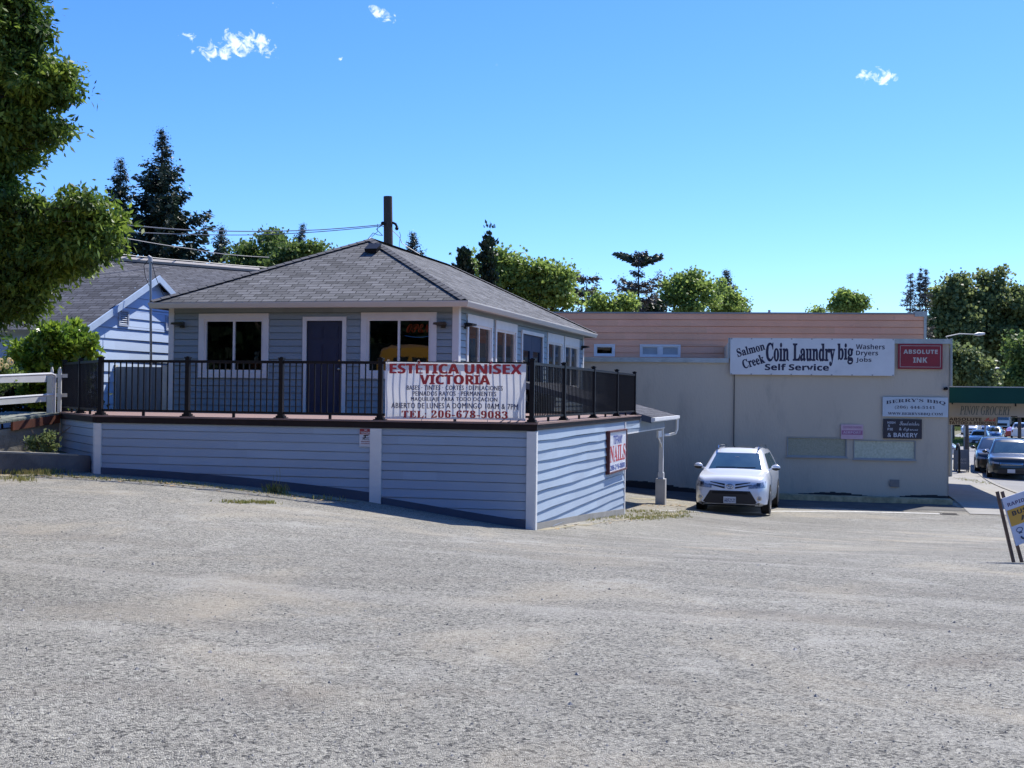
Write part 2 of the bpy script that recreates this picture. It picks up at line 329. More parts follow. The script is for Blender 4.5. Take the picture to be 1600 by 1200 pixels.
def uni(s, style):
    """map plain letters to the mathematical alphabets the built-in font stack carries"""
    tab = {'serifbold': (0x1D400, 0x1D41A, 0x1D7CE), 'sansbold': (0x1D5D4, 0x1D5EE, 0x1D7EC), 'script': (0x1D4D0, 0x1D4EA, 0x1D7CE), 'serifital': (0x1D468, 0x1D482, 0x1D7CE), 'mono': (0x1D670, 0x1D68A, 0x1D7F6)}
    if style not in tab: return s
    U_, l_, d_ = tab[style]; o = ''
    for ch in s:
        if 'A' <= ch <= 'Z': o += chr(U_ + ord(ch) - 65)
        elif 'a' <= ch <= 'z': o += chr(l_ + ord(ch) - 97)
        elif '0' <= ch <= '9': o += chr(d_ + ord(ch) - 48)
        else: o += ch
    return o
TMPS = None
def lettering(M, F, s, a0, a1, z0, z1, out, style='', bold=0, warp=None, shear=0, rot=0, gap=1.0):
    """writing fitted into the box a0..a1, z0..z1 of frame F, thin real solid, added to M"""
    c = bpy.data.curves.new('t', 'FONT'); c.body = uni(s, style); c.size = 1; c.offset = bold; c.resolution_u = 2; c.shear = shear; c.space_character = gap
    c.fill_mode = 'FRONT'
    global TMPS
    if TMPS is None: TMPS = bpy.data.scenes.new('lettering workshop')
    o = bpy.data.objects.new('t', c); TMPS.collection.objects.link(o); TMPS.view_layers[0].update()
    dg = TMPS.view_layers[0].depsgraph; me = bpy.data.meshes.new_from_object(o.evaluated_get(dg), depsgraph=dg)
    vs_ = [v.co.copy() for v in me.vertices]; fs = [tuple(p.vertices) for p in me.polygons]
    bpy.data.objects.remove(o, do_unlink=True); bpy.data.curves.remove(c); bpy.data.meshes.remove(me)
    if not vs_: return
    M.marks.append((len(M.v), len(M.f)))
    lo = V3((min(v.x for v in vs_), min(v.y for v in vs_))); hi = V3((max(v.x for v in vs_), max(v.y for v in vs_)))
    i0 = len(M.v); ca, sa = math.cos(rot), math.sin(rot); cx, cz = (a0 + a1) / 2, (z0 + z1) / 2
    for v in vs_:
        t = (v.x - lo.x) / (hi.x - lo.x); q = (v.y - lo.y) / (hi.y - lo.y)
        a = a0 + (a1 - a0) * t; z = z0 + (z1 - z0) * q; n = out
        if rot: a, z = cx + (a - cx) * ca - (z - cz) * sa, cz + (a - cx) * sa + (z - cz) * ca
        if warp: a, n, z = warp(a, n, z)
        M.v.append(tuple(F(a, n, z)))
    for f in fs: M.f.append(tuple(i0 + k for k in f)); M.uv.append([(0, 0)] * len(f))

# ------------------------------------------------------------------ ground heights (smooth surface through surveyed spots)
GP = np.array([(0, 0, 0), (0, 5, 0), (-4, 3, .05), (4, 3, -.05), (0, -12, .1), (-11.4, 17.6, .20), (-8.6, 17.7, .07), (-6.3, 17.7, -.13), (-3.85, 17.7, -.47), (-3.3, 25.45, -.97),
               (-3.1, 31, -1.22), (-1.4, 31.7, -1.40), (1.5, 34, -1.46), (4.64, 37.3, -1.46), (-.6, 36.8, -1.40), (-4.85, 36.4, -1.20), (2.6, 15, -.33), (0, 11, -.10), (-6, 11, .06),
               (8.26, 54.3, -1.82), (7, 45, -1.66), (-13.2, 17.4, .2), (-20, 14, .45), (-14, 8, .3), (-16, 22, .5), (-25, 30, .9), (-13, 30, .2), (-8, 30, -.5),
               (9, 20, -.85), (9, 5, -.35), (14, 38, -1.6), (20, 20, -1.1), (25, 60, -2.1), (45, 100, -2.8), (-30, 60, .6), (-60, 110, 1.5), (0, 80, -1.2), (-20, 160, 0), (60, 150, -2.5),
               (0, 260, -2), (120, 300, -2), (-150, 300, 1), (-120, 0, 1), (100, 0, -1), (0, -150, 0), (120, -150, -.5), (-120, -150, 1)], float)
GP = np.vstack([GP] + [np.array(at(*q))[None] for q in ((1527, 697, 111), (1549, 689, 128), (1513, 680, 145), (1595, 686, 122), (1480, 716, 62), (1570, 672, 190))])
def _tps(d): return np.where(d > 1e-9, d * d * np.log(np.maximum(d, 1e-9)), 0)
def _solve():
    n = len(GP); S = 10.; X = GP[:, :2] / S
    K = _tps(np.linalg.norm(X[:, None] - X[None], axis=2)) + np.eye(n) * .01
    Pm = np.hstack([np.ones((n, 1)), X]); A = np.zeros((n + 3, n + 3)); A[:n, :n] = K; A[:n, n:] = Pm; A[n:, :n] = Pm.T
    b = np.zeros(n + 3); b[:n] = GP[:, 2]; return np.linalg.solve(A, b), X, S
_W, _X, _S = _solve()
def gza(x, y):
    q = np.stack([np.ravel(x), np.ravel(y)], 1) / _S
    r = _tps(np.linalg.norm(q[:, None] - _X[None], axis=2)) @ _W[:-3] + _W[-3] + q @ _W[-2:]
    return r
def gz(x, y): return float(gza(np.array([x]), np.array([y]))[0])
def gpt(px, py, lift=0):
    """ground point seen at a pixel"""
    k = ray(px, py); t = 2.0; last = t
    while t < 400:
        p = EYEV + k * t
        if p.z < gz(p.x, p.y) + lift: break
        last = t; t *= 1.03
    a, b = last, t
    for _ in range(18):
        c = (a + b) / 2; p = EYEV + k * c
        if p.z < gz(p.x, p.y) + lift: b = c
        else: a = c
    p = EYEV + k * b; return V3((p.x, p.y, gz(p.x, p.y)))

U = V3((1, 0, 0)); VV = V3((math.sin(R(2.6)), math.cos(R(2.6)), 0))
CD = V3((-3.81, 17.81, 0))                       # deck corner
H0 = V3((-6.56, 23.11, 0))                       # salon front-right corner
LD = V3((math.cos(R(5.7)), math.sin(R(5.7)), 0)); L0 = V3((4.64, 37.38, 0))
FDf = Fr(CD, U); FDs = Fr(CD, VV); FH = Fr(H0, U); FS = Fr(H0, VV); FL = Fr(L0, LD)
PL = V3((-13.62, 20.12, 0)); PR = V3((-11.34, 17.81, 0)); FDl = Fr(PL, PR - PL); LCH = (PR - PL).length
FP = Fr(L0 + V3((-math.sin(R(5.7)), math.cos(R(5.7)), 0)) * 3.5, LD)
FN = Fr((-14.5, 22.36), VV)
def kerbx(y): return 7.45 + (y - 37) * math.tan(R(2.6))      # street kerb line, x at y

# ------------------------------------------------------------------ setting
M_ASPH = asphalt_mat()
M_CONC = mat('pale concrete', (.30, .285, .255), .9, (.235, .225, .20), 2.0, .6, .35, 60, grime=((.30, .29, .26), 1.4, .58))
M_ROAD = mat('street asphalt', (.19, .185, .18), .9, (.24, .235, .225), .6, .5, .3, 50)
M_SOIL = mat('grassy soil', (.10, .115, .045), .95, (.17, .14, .09), 1.2, .8, .5, 30)
M_WHITE = mat('white trim paint', (.74, .74, .73), .55, (.66, .66, .65), 3, .5)
def sheet(name, xs, ys, lift, mt, kind='structure', clip=None):
    X, Y = np.meshgrid(xs, ys); Z = gza(X, Y).reshape(X.shape) + lift
    M = MB(); M.v = list(zip(X.ravel().tolist(), Y.ravel().tolist(), Z.ravel().tolist())); nx = len(xs)
    for j in range(len(ys) - 1):
        for i in range(nx - 1):
            cx = (xs[i] + xs[i + 1]) / 2; cy = (ys[j] + ys[j + 1]) / 2
            if clip and not clip(cx, cy): continue
            a = j * nx + i; M.f.append((a, a + 1, a + nx + 1, a + nx)); M.uv.append([(0, 0)] * 4)
    o = M.build(name, mt, smooth=True); return prop(o, kind=kind)
def lsp(a, b, n): return list(np.linspace(a, b, n))
xs = sorted(set(np.round(np.concatenate([np.linspace(-900, -60, 22), np.linspace(-60, 60, 61), np.linspace(60, 900, 22)]), 3)))
ys = sorted(set(np.round(np.concatenate([np.linspace(-900, -60, 20), np.linspace(-60, 180, 121), np.linspace(180, 1500, 30)]), 3)))
sheet('ground', xs, ys, -.045, M_SOIL)
sheet('parking_lot', lsp(-22, 7.6, 60), lsp(-14, 38.6, 106), 0, M_ASPH, clip=lambda x, y: x < kerbx(y))

def strip(name, x0f, x1f, ylist, lift, mt, thick=0, nx=4, kind='structure'):
    M = MB(); n = len(ylist)
    def P(y, t): x = x0f(y) + (x1f(y) - x0f(y)) * t; return (x, y, gz(x, y) + lift)
    for j in range(n - 1):
        for i in range(nx):
            M.face([P(ylist[j], i / nx), P(ylist[j], (i + 1) / nx), P(ylist[j + 1], (i + 1) / nx), P(ylist[j + 1], i / nx)])
        if thick:
            for t in (0, 1):
                a, b = P(ylist[j], t), P(ylist[j + 1], t)
                M.face([(a[0], a[1], a[2] - thick), (b[0], b[1], b[2] - thick), b, a] if t == 0 else [(b[0], b[1], b[2] - thick), (a[0], a[1], a[2] - thick), a, b])
    if thick:
        for i in range(nx):
            for y in (ylist[0], ylist[-1]):
                a, b = P(y, i / nx), P(y, (i + 1) / nx); M.face([(a[0], a[1], a[2] - thick), (b[0], b[1], b[2] - thick), b, a])
    o = M.build(name, mt); return prop(o, kind=kind)
def curve(y): return 0 if y < 70 else (y - 70) ** 2 * .0010          # the street swings to the right beyond the block
strip('sidewalk', lambda y: kerbx(y) - 2.55, lambda y: kerbx(y), lsp(33.9, 62, 30), .015, M_CONC)
strip('kerb', lambda y: kerbx(y) + curve(y), lambda y: kerbx(y) + curve(y) + .18, lsp(38, 120, 60), .045, M_CONC, .15, 1)
strip('road', lambda y: kerbx(y) + .18 + curve(y), lambda y: kerbx(y) + 15 + curve(y), lsp(-14, 170, 90), .02, M_ROAD, nx=6)
strip('side_driveway', lambda y: -6 + curve(y), lambda y: kerbx(y) + curve(y), lsp(60, 150, 40), .012, mat('bleached drive asphalt', (.30, .29, .27), .9, (.25, .24, .23), .5, .6))
# worn white line across the lot in front of the laundry
M_LINE = mat('worn white line paint', (.60, .59, .54), .8, (.36, .345, .31), 14, 1.0)
pl = [gpt(1018, 797), gpt(1090, 799.5), gpt(1215, 799), gpt(1300, 799), gpt(1400, 801), gpt(1472, 803)]
M = MB()
for i in range(len(pl) - 1):
    a, b = pl[i], pl[i + 1]; n_ = 12
    for k in range(n_):
        p = a.lerp(b, k / n_); q = a.lerp(b, (k + 1) / n_); w = .11
        M.face([(p.x, p.y - w, gz(p.x, p.y - w) + .006), (q.x, q.y - w, gz(q.x, q.y - w) + .006), (q.x, q.y + w, gz(q.x, q.y + w) + .006), (p.x, p.y + w, gz(p.x, p.y + w) + .006)])
prop(M.build('road_marking', M_LINE), kind='structure')

# ------------------------------------------------------------------ siding helper: real lapped boards
def siding(M, F, a0, a1, z0, z1, ex=.165, openings=(), gable=None, lap=.020, seed=1, jit=.0025, top=.003, gap=.011):
    rnd = random.Random(seed); z = z1; edges = []
    while z > z0 + 1e-4: edges.append((max(z - ex, z0), z)); z -= ex
    for lo, hi in edges:
        cuts = sorted({lo, hi} | {t for o in openings for t in (o[2], o[3]) if lo < t < hi})
        for c0, c1 in zip(cuts, cuts[1:]):
            mid = (c0 + c1) / 2
            segs = [(a0, a1)]
            if gable:
                s0, s1 = gable(mid); segs = [(s0, s1)] if s1 > s0 else []
            for o in openings:
                if o[2] < mid < o[3]:
                    ns = []
                    for s0, s1 in segs:
                        if o[0] > s0: ns.append((s0, min(s1, o[0])))
                        if o[1] < s1: ns.append((max(s0, o[1]), s1))
                    segs = [q for q in ns if q[1] - q[0] > .005]
            def out(zz): return top + (lap - top) * (hi - zz) / (hi - lo)
            for s0, s1 in segs:
                # split long runs so the boards wander a little, as weathered boards do
                k = max(1, int((s1 - s0) / 1.2)); xs_ = [s0] + sorted(s0 + (s1 - s0) * (i + rnd.uniform(-.35, .35)) / k for i in range(1, k)) + [s1]
                js = [rnd.uniform(-jit, jit) for _ in xs_]; jz = [rnd.uniform(-jit, jit) * 1.5 for _ in xs_]
                for i in range(k):
                    e0, e1 = js[i], js[i + 1]; d0, d1 = jz[i], jz[i + 1]
                    x0, x1 = xs_[i], xs_[i + 1]; ob, ot = out(c0), out(c1)
                    g_ = gap if c0 == lo else 0
                    p = [F(x0, ob + e0, c0 + d0 + g_), F(x1, ob + e1, c0 + d1 + g_), F(x1, ot, c1), F(x0, ot, c1)]
                    M.face(p)
                    M.face([F(x0, -.03, c0 + d0 + g_ * 1.2), F(x1, -.03, c0 + d1 + g_ * 1.2), p[1], p[0]])
                    if g_: M.face([F(x0, top, c0 - .001), F(x1, top, c0 - .001), F(x1, -.03, c0 - .001), F(x0, -.03, c0 - .001)]); M.face([F(x0, -.03, c0 - .001), F(x1, -.03, c0 - .001), F(x1, -.03, c0 + g_ * 1.6), F(x0, -.03, c0 + g_ * 1.6)])
def wallsheet(M, F, a0, a1, z0, z1, openings=(), th=.12, gable=None, f0=.033):
    """backing wall with true openings and reveals"""
    as_ = sorted({a0, a1} | {t for o in openings for t in o[:2] if a0 < t < a1}); zs = sorted({z0, z1} | {t for o in openings for t in o[2:4] if z0 < t < z1})
    for x0, x1 in zip(as_, as_[1:]):
        for y0, y1 in zip(zs, zs[1:]):
            cx, cz = (x0 + x1) / 2, (y0 + y1) / 2
            if any(o[0] < cx < o[1] and o[2] < cz < o[3] for o in openings): continue
            M.face([F(x0, -f0, y0), F(x1, -f0, y0), F(x1, -f0, y1), F(x0, -f0, y1)])
            M.face([F(x1, -th, y0), F(x0, -th, y0), F(x0, -th, y1), F(x1, -th, y1)])
    for o in openings:
        b = o
        M.face([F(b[0], -.003, b[2]), F(b[0], -th, b[2]), F(b[0], -th, b[3]), F(b[0], -.003, b[3])])
        M.face([F(b[1], -.003, b[2]), F(b[1], -th, b[2]), F(b[1], -th, b[3]), F(b[1], -.003, b[3])])
        M.face([F(b[0], -.003, b[2]), F(b[1], -.003, b[2]), F(b[1], -th, b[2]), F(b[0], -th, b[2])])
        M.face([F(b[0], -.003, b[3]), F(b[1], -.003, b[3]), F(b[1], -th, b[3]), F(b[0], -th, b[3])])

M_HOUSE = mat('grey blue house paint', (.275, .33, .355), .6, (.245, .295, .32), 1.5, .5, .12, 50, island=.055)
M_SKIRT = mat('blue skirting paint', (.345, .415, .495), .6, (.315, .38, .455), 1.2, .5, .12, 50, grime=((.20, .24, .28), 2.5, .64), island=.05)
M_BASE = mat('slate blue base board', (.07, .09, .13), .7, (.05, .065, .095), 2, .5)
M_TRIM = mat('grey white trim', (.78, .76, .72), .5, (.70, .68, .65), 3, .5)
M_FASC = mat('warm grey gutter paint', (.66, .60, .51), .45, (.60, .55, .47), 1, .5)
M_GLASS = glass_mat('window glass')
M_BLACK = mat('black powder coated metal', (.0055, .006, .008), .45, (.008, .008, .011), 8, .5, spec=.22)
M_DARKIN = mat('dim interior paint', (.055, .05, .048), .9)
M_DOOR = mat('navy door paint', (.016, .026, .065), .5, (.013, .021, .055), 2, .5)
M_SHING = shingle_mat('charcoal shingles', (.088, .088, .088), (.180, .179, .182), (.032, .032, .035))
M_SHING2 = shingle_mat('aged grey shingles', (.062, .064, .074), (.115, .118, .135), (.028, .028, .033))

def add_window(parent, F, a0, a1, z0, z1, tw=.11, two=True, sliding=True, th=.12, glass=None, trim=None, name='window', sill=False, depth=.05, mull=.045, top_extra=0):
    """trim + vinyl sash as the window, panes as its sub-parts"""
    M = MB(); i0, i1, j0, j1 = a0 + tw, a1 - tw, z0 + tw, z1 - tw - top_extra
    M.fbox(F, a0, a1, 0, .042, j1, z1); M.fbox(F, a0, a1, 0, .042, z0, j0); M.fbox(F, a0, i0, 0, .038, j0, j1); M.fbox(F, i1, a1, 0, .038, j0, j1)
    s = .045
    M.fbox(F, i0, i1, -.05, .012, j1 - s, j1); M.fbox(F, i0, i1, -.05, .012, j0, j0 + s); M.fbox(F, i0, i0 + s, -.05, .010, j0 + s, j1 - s); M.fbox(F, i1 - s, i1, -.05, .010, j0 + s, j1 - s)
    c = (i0 + i1) / 2
    if two: M.fbox(F, c - mull / 2, c + mull / 2, -.05, .006, j0 + s, j1 - s)
    if sill: M.fbox(F, a0 - .03, a1 + .03, 0, .07, z0 - .03, z0)
    w = M.build(name, trim or M_TRIM, parent)
    rs = [(i0 + s, c - mull / 2), (c + mull / 2, i1 - s)] if two else [(i0 + s, i1 - s)]
    for x0, x1 in rs:
        MB().face([F(x0, -.03, j0 + s), F(x1, -.03, j0 + s), F(x1, -.03, j1 - s), F(x0, -.03, j1 - s)]).build('pane', glass or M_GLASS, w)
    return w
def wall_lamp(parent, F, a, z):
    M = MB(); M.fbox(F, a - .05, a + .05, 0, .05, z - .07, z + .05)
    M.hexa([F(a - .17, .22, z - .005), F(a + .13, .22, z - .005), F(a + .06, .05, z - .03), F(a - .06, .05, z - .03), F(a - .15, .23, z + .035), F(a + .11, .23, z + .035), F(a + .05, .05, z + .06), F(a - .05, .05, z + .06)])
    return M.build('wall_lamp', mat('dark bronze', (.03, .028, .026), .4), parent)

# ------------------------------------------------------------------ the salon house
house = thing('salon_house', 'single storey grey blue house with charcoal hip roof and white framed windows', 'house', (-9.7, 29, 1.15))
WT = 3.40; WB = 1.16; HW = 6.43; HL = 11.84
win_f = [(-5.74, -4.13, 1.89, 3.255), (-2.07, -.445, 1.90, 3.265)]
door_f = (-3.36, -2.395, 1.16, 3.18)
def shr(o, t=.10): return (o[0] + t, o[1] - t, o[2] + t, o[3] - t)
def sd_(o, t=.10): return (o[0] + t, o[1] - t, o[2], o[3] - t)
op_f = [shr(o) for o in win_f] + [sd_(door_f, .075)]
win_s = [(.52, 2.36, 1.75, 3.27), (2.58, 4.36, 1.75, 3.27), (7.36, 9.16, 1.75, 3.25), (9.30, 11.16, 1.75, 3.25)]
door_s = (4.80, 6.93, 1.16, 3.18)
op_s = [shr(o) for o in win_s] + [sd_(door_s, .075)]
FHl = Fr(H0 + V3((-HW, 0, 0)), VV)     # left wall line
M = MB(); wallsheet(M, FH, -HW, 0, -1.4, WT, op_f); wallsheet(M, FS, 0, HL, -1.4, WT, op_s)
M.face([FS(HL, -.003, -1.4), FS(HL, -HW, -1.4), FS(HL, -HW, WT), FS(HL, -.003, WT)]); M.face([FH(-HW, -.003, -1.4), FH(-HW, -HL, -1.4), FH(-HW, -HL, WT), FH(-HW, -.003, WT)])
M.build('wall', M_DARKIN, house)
M = MB(); M.face([FH(-HW, 0, 1.14), FH(0, 0, 1.14), FS(HL, 0, 1.14), FS(HL, -HW, 1.14)]); M.build('interior_floor', mat('brown floor boards', (.16, .10, .06), .5), house)
M = MB()
siding(M, FH, -HW, 0, 1.10, WT, .140, [(o[0] + .02, o[1] - .02, o[2] + .02, o[3] - .02) for o in win_f] + [(door_f[0] + .02, door_f[1] - .02, 0, door_f[3] - .02)], seed=3, jit=.0012)
siding(M, FS, 0, HL, 1.10, WT, .140, [(o[0] + .02, o[1] - .02, o[2] + .02, o[3] - .02) for o in win_s] + [(door_s[0] + .02, door_s[1] - .02, 0, door_s[3] - .02)], seed=4, jit=.0012)
siding(M, FHl, 0, HL, .2, WT, .175, seed=5) if False else None
M.build('lap_siding', M_HOUSE, house)
for F, a0, a1 in ((FH, -.11, .025), (FH, -HW - .02, -HW + .10), (FS, -.025, .11), (FS, HL - .10, HL)):
    MB().fbox(F, a0, a1, 0, .028 if F is FS else .030, 1.10, WT).build('corner_trim', M_TRIM, house)
for k, o in enumerate(win_f):
    w = add_window(house, FH, *o, tw=.125)
for k, o in enumerate(win_s):
    add_window(house, FS, *o, tw=.10, top_extra=.10 if k in (0, 1) else .14)
# entrance door with six panels
M = MB(); a0, a1, z0, z1 = door_f
M.fbox(FH, a0, a0 + .085, 0, .04, z0, z1 - .085); M.fbox(FH, a1 - .085, a1, 0, .04, z0, z1 - .085); M.fbox(FH, a0, a1, 0, .044, z1 - .085, z1)
M.build('door_frame', M_TRIM, house)
M = MB(); b0, b1 = a0 + .085, a1 - .085; M.fbox(FH, b0, b1, -.06, -.02, z0, z1 - .085)
pw = (b1 - b0 - .30) / 2
for x in (b0 + .10, b0 + .20 + pw):
    for (p0, p1) in ((z0 + .18, z0 + .78), (z0 + .90, z0 + 1.45), (z0 + 1.56, z0 + 1.82)):
        M.fbox(FH, x, x + pw, -.02, -.009, p0, p1); M.fbox(FH, x + .03, x + pw - .03, -.009, -.002, p0 + .03, p1 - .03)
dr = M.build('door', M_DOOR, house)
M = MB(); M.ball(FH(b1 - .07, .02, z0 + .93), .032); M.tube([FH(b1 - .07, -.02, z0 + .93), FH(b1 - .07, .02, z0 + .93)], .012); M.tube([FH(b1 - .07, -.02, z0 + 1.10), FH(b1 - .07, .005, z0 + 1.10)], .025, 12)
M.build('handle', mat('brushed nickel', (.55, .52, .46), .3, metal=1), dr, smooth=True)
# glazed double door on the side
a0, a1, z0, z1 = door_s; M = MB()
M.fbox(FS, a0, a0 + .085, 0, .04, z0, z1 - .085); M.fbox(FS, a1 - .085, a1, 0, .04, z0, z1 - .085); M.fbox(FS, a0, a1, 0, .044, z1 - .085, z1); M.build('door_frame', M_TRIM, house)
c = (a0 + a1) / 2
for b0, b1 in ((a0 + .085, c - .004), (c + .004, a1 - .085)):
    M = MB(); zt = z1 - .085
    M.fbox(FS, b0, b0 + .15, -.06, -.01, z0, zt); M.fbox(FS, b1 - .15, b1, -.06, -.01, z0, zt); M.fbox(FS, b0 + .15, b1 - .15, -.06, -.01, z0, z0 + .28); M.fbox(FS, b0 + .15, b1 - .15, -.06, -.01, zt - .40, zt)
    d = M.build('glazed_door', M_DOOR, house)
    MB().face([FS(b0 + .15, -.035, z0 + .28), FS(b1 - .15, -.035, z0 + .28), FS(b1 - .15, -.035, zt - .40), FS(b0 + .15, -.035, zt - .40)]).build('pane', M_GLASS, d)
for F, a, z in ((FH, -6.13, 3.02), (FH, -.30, 3.01), (FS, .43, 3.02), (FS, HL - .28, 3.03)): wall_lamp(house, F, a, z)
# roof: hip over the skewed plan
ov = .26; fo = .41
def HP(a, b, z): p = H0 + U * a + VV * b; return V3((p.x, p.y, z))
eL, eR, eF, eB = -HW - .20, .30, -fo, HL + .32; ez = 3.475; half = (eR - eL) / 2; ac = (eL + eR) / 2; rz = 5.20
c4 = [HP(eL, eF, ez), HP(eR, eF, ez), HP(eR, eB, ez), HP(eL, eB, ez)]; r1 = HP(ac, eF + half + .1, rz); r2 = HP(ac, eB - half, rz)
def roof_face(M, pts, e0, e1):
    x = (V3(e1) - V3(e0)).normalized(); n = None
    nn_ = (V3(pts[1]) - V3(pts[0])).cross(V3(pts[2]) - V3(pts[0])).normalized(); y = nn_.cross(x)
    M.face(pts, [((V3(p) - V3(e0)).dot(x), (V3(p) - V3(e0)).dot(y)) for p in pts])
M = MB(); roof_face(M, [c4[0], c4[1], r1], c4[0], c4[1]); roof_face(M, [c4[1], c4[2], r2, r1], c4[1], c4[2]); roof_face(M, [c4[2], c4[3], r2], c4[2], c4[3]); roof_face(M, [c4[3], c4[0], r1, r2], c4[3], c4[0])
rf = M.build('roof', M_SHING, house)
M = MB()   # hip and ridge caps, stepped like overlapping shingles
for a, b in ((c4[0], r1), (c4[1], r1), (r1, r2), (c4[2], r2), (c4[3], r2)):
    n = max(2, int((b - a).length / .2)); d = (b - a).normalized(); sd2 = d.cross(V3((0, 0, 1))).normalized(); up = sd2.cross(d)
    for k in range(n):
        p = a.lerp(b, k / n); q = a.lerp(b, min(1, (k + 1.15) / n)); M.face([p + sd2 * .12 + up * .001, p + up * .046, q + up * .036, q + sd2 * .12 - up * .010])
        M.face([p + up * .046, p - sd2 * .12 + up * .001, q - sd2 * .12 - up * .010, q + up * .036])
M.build('ridge_cap', mat('ridge shingle', (.115, .115, .125), .95, (.075, .075, .08), 30, .8, .4, 60), rf)
pv = H0 + U * (ac + .35) + VV * 2.35; vz = ez + (rz - ez) * (2.35 + fo) / (half + .1)
M = MB(); FV = Fr(pv, U); M.hexa([FV(-.12, .14, vz - .03), FV(.14, .14, vz - .03), FV(.14, -.14, vz + .08), FV(-.12, -.14, vz + .08), FV(-.14, .16, vz + .06), FV(.16, .16, vz + .06), FV(.16, -.16, vz + .22), FV(-.14, -.16, vz + .22)])
M.build('roof_vent', M_BLACK, rf)
# soffit, fascia with gutter profile
M = MB(); M.face([c4[0] - V3((0, 0, .10)), c4[3] - V3((0, 0, .10)), c4[2] - V3((0, 0, .10)), c4[1] - V3((0, 0, .10))]); M.build('soffit', mat('soffit paint', (.34, .36, .38), .7), house)
M = MB(); prof = [(0, -.012), (.055, -.012), (.055, -.035), (.042, -.075), (.022, -.125), (0, -.135)]
cs = c4; outs = [V3((0, -1, 0)), V3((VV.y, -VV.x, 0)), VV, V3((-VV.y, VV.x, 0))]
for k in range(4):
    a, b = cs[k], cs[(k + 1) % 4]; n0 = (outs[k] + outs[(k - 1) % 4]); n1 = (outs[k] + outs[(k + 1) % 4])
    for i in range(len(prof) - 1):
        (o1, h1), (o2, h2) = prof[i], prof[i + 1]
        M.face([a + n0 * o1 + V3((0, 0, h1)), a + n0 * o2 + V3((0, 0, h2)), b + n1 * o2 + V3((0, 0, h2)), b + n1 * o1 + V3((0, 0, h1))])
M.build('gutter', M_FASC, house)

# inside: neon sign, lucky cat shape and box on the left sill, curtain-like partition
neon = thing('open_sign', 'dim red OPEN script neon sign inside the right front window', 'sign', FH(-.9, -.25, 2.7))
M = MB(); lettering(M, FH, 'OPEN', -1.17, -.66, 2.86, 3.04, -.22, 'script', .004); M.build('lettering', mat('red neon tube', (.3, .03, .02), .4, emis=((1, .12, .05), .05)), neon)
M = MB(); M.tube([FH(-1.2 + .58 * k / 12, -.22, 2.80 - .035 * math.sin(math.pi * k / 12)) for k in range(13)], .008, 6); M.build('underline', mat('blue neon tube', (.05, .2, .6), .4, emis=((.1, .3, 1), .10)), neon)
cat_ = thing('figurine', 'small white waving figurine on the sill of the left front window', 'figurine', FH(-4.55, -.3, 2.25))
M = MB(); M.ball(FH(-4.55, -.28, 2.30), (.05, .05, .07)); M.ball(FH(-4.55, -.28, 2.42), .045); M.tube([FH(-4.51, -.28, 2.35), FH(-4.48, -.28, 2.47)], .014); M.build('body', mat('glazed white ceramic', (.65, .62, .5), .3), cat_, smooth=True)
M = MB(); M.fbox(FH, -4.62, -4.36, -.34, -.2, 2.04, 2.22); box_ = M.build('cardboard_box', mat('orange card', (.35, .09, .03), .7), None); rebase(box_, FH(-4.5, -.27, 2.04)); prop(box_, 'small orange box on the sill under the white figurine', 'box')
M = MB(); M.fbox(FH, -5.6, -4.2, -.50, -.18, 1.98, 2.03); sh_ = M.build('shelf', mat('dark shelf board', (.05, .04, .035), .6), None); rebase(sh_, FH(-4.9, -.3, 1.98)); prop(sh_, 'dark shelf inside the left front window carrying the box', 'shelf')

# ------------------------------------------------------------------ deck
DZ = 1.17
deck = thing('deck', 'raised timber deck with blue lap skirting, white corner boards and black railing', 'deck', (-8.5, 21, DZ))
FA = HP(-HW, 0, DZ)
far = CD + VV * 9.47
poly = [PL, PR, V3((CD.x, CD.y, 0)), far, V3((H0 + VV * 9.47).xyz), H0, HP(-HW, 0, 0), V3((-13.75, 23.0, 0))]
M = MB(); M.face([(p.x, p.y, DZ) for p in poly]); 
M_DECK = mat('weathered red brown deck boards', (.27, .17, .145), .8, (.20, .13, .11), 1.5, .8, .35, 20, stretch=(1, 14, 1))
M.build('deck_boards', M_DECK, deck)
M = MB()   # rim board, dark
M_RIM = mat('dark stained rim board', (.014, .009, .010), .6, (.025, .016, .015), 5, .5, spec=.2)
M.fbox(FDf, -(CD.x - PR.x) - .06, .045, -.02, .04, DZ - .12, DZ - .024); M.fbox(FDs, -.04, 9.48, -.02, .04, DZ - .11, DZ - .025); M.fbox(FDl, -.03, LCH + .03, -.02, .04, DZ - .12, DZ - .026)
M.build('rim_board', M_RIM, deck)
M = MB(); M.fbox(FDf, -(CD.x - PR.x) - .07, .06, -.30, .058, DZ - .022, DZ + .006); M.fbox(FDs, -.04, 9.49, -.30, .058, DZ - .023, DZ + .005); M.fbox(FDl, -.03, LCH + .03, -.30, .058, DZ - .024, DZ + .004); M.build('edge_board', M_DECK, deck)
WF = CD.x - PR.x
M = MB(); siding(M, FDf, -WF, 0, -.95, DZ - .10, .139, seed=7, lap=.015, gap=.009); siding(M, FDl, 0, LCH, -.2, DZ - .10, .139, seed=9, lap=.015, gap=.009)
M.build('front_skirting', M_SKIRT, deck)
M = MB(); siding(M, FDs, 0, 9.47, DZ - .285, DZ - .08, .205, seed=11, lap=.027, jit=.006)
siding(M, FDs, 0, 7.62, -1.3, DZ - .285, .158, seed=12, lap=.026, jit=.0065); M.build('side_skirting', M_SKIRT, deck)
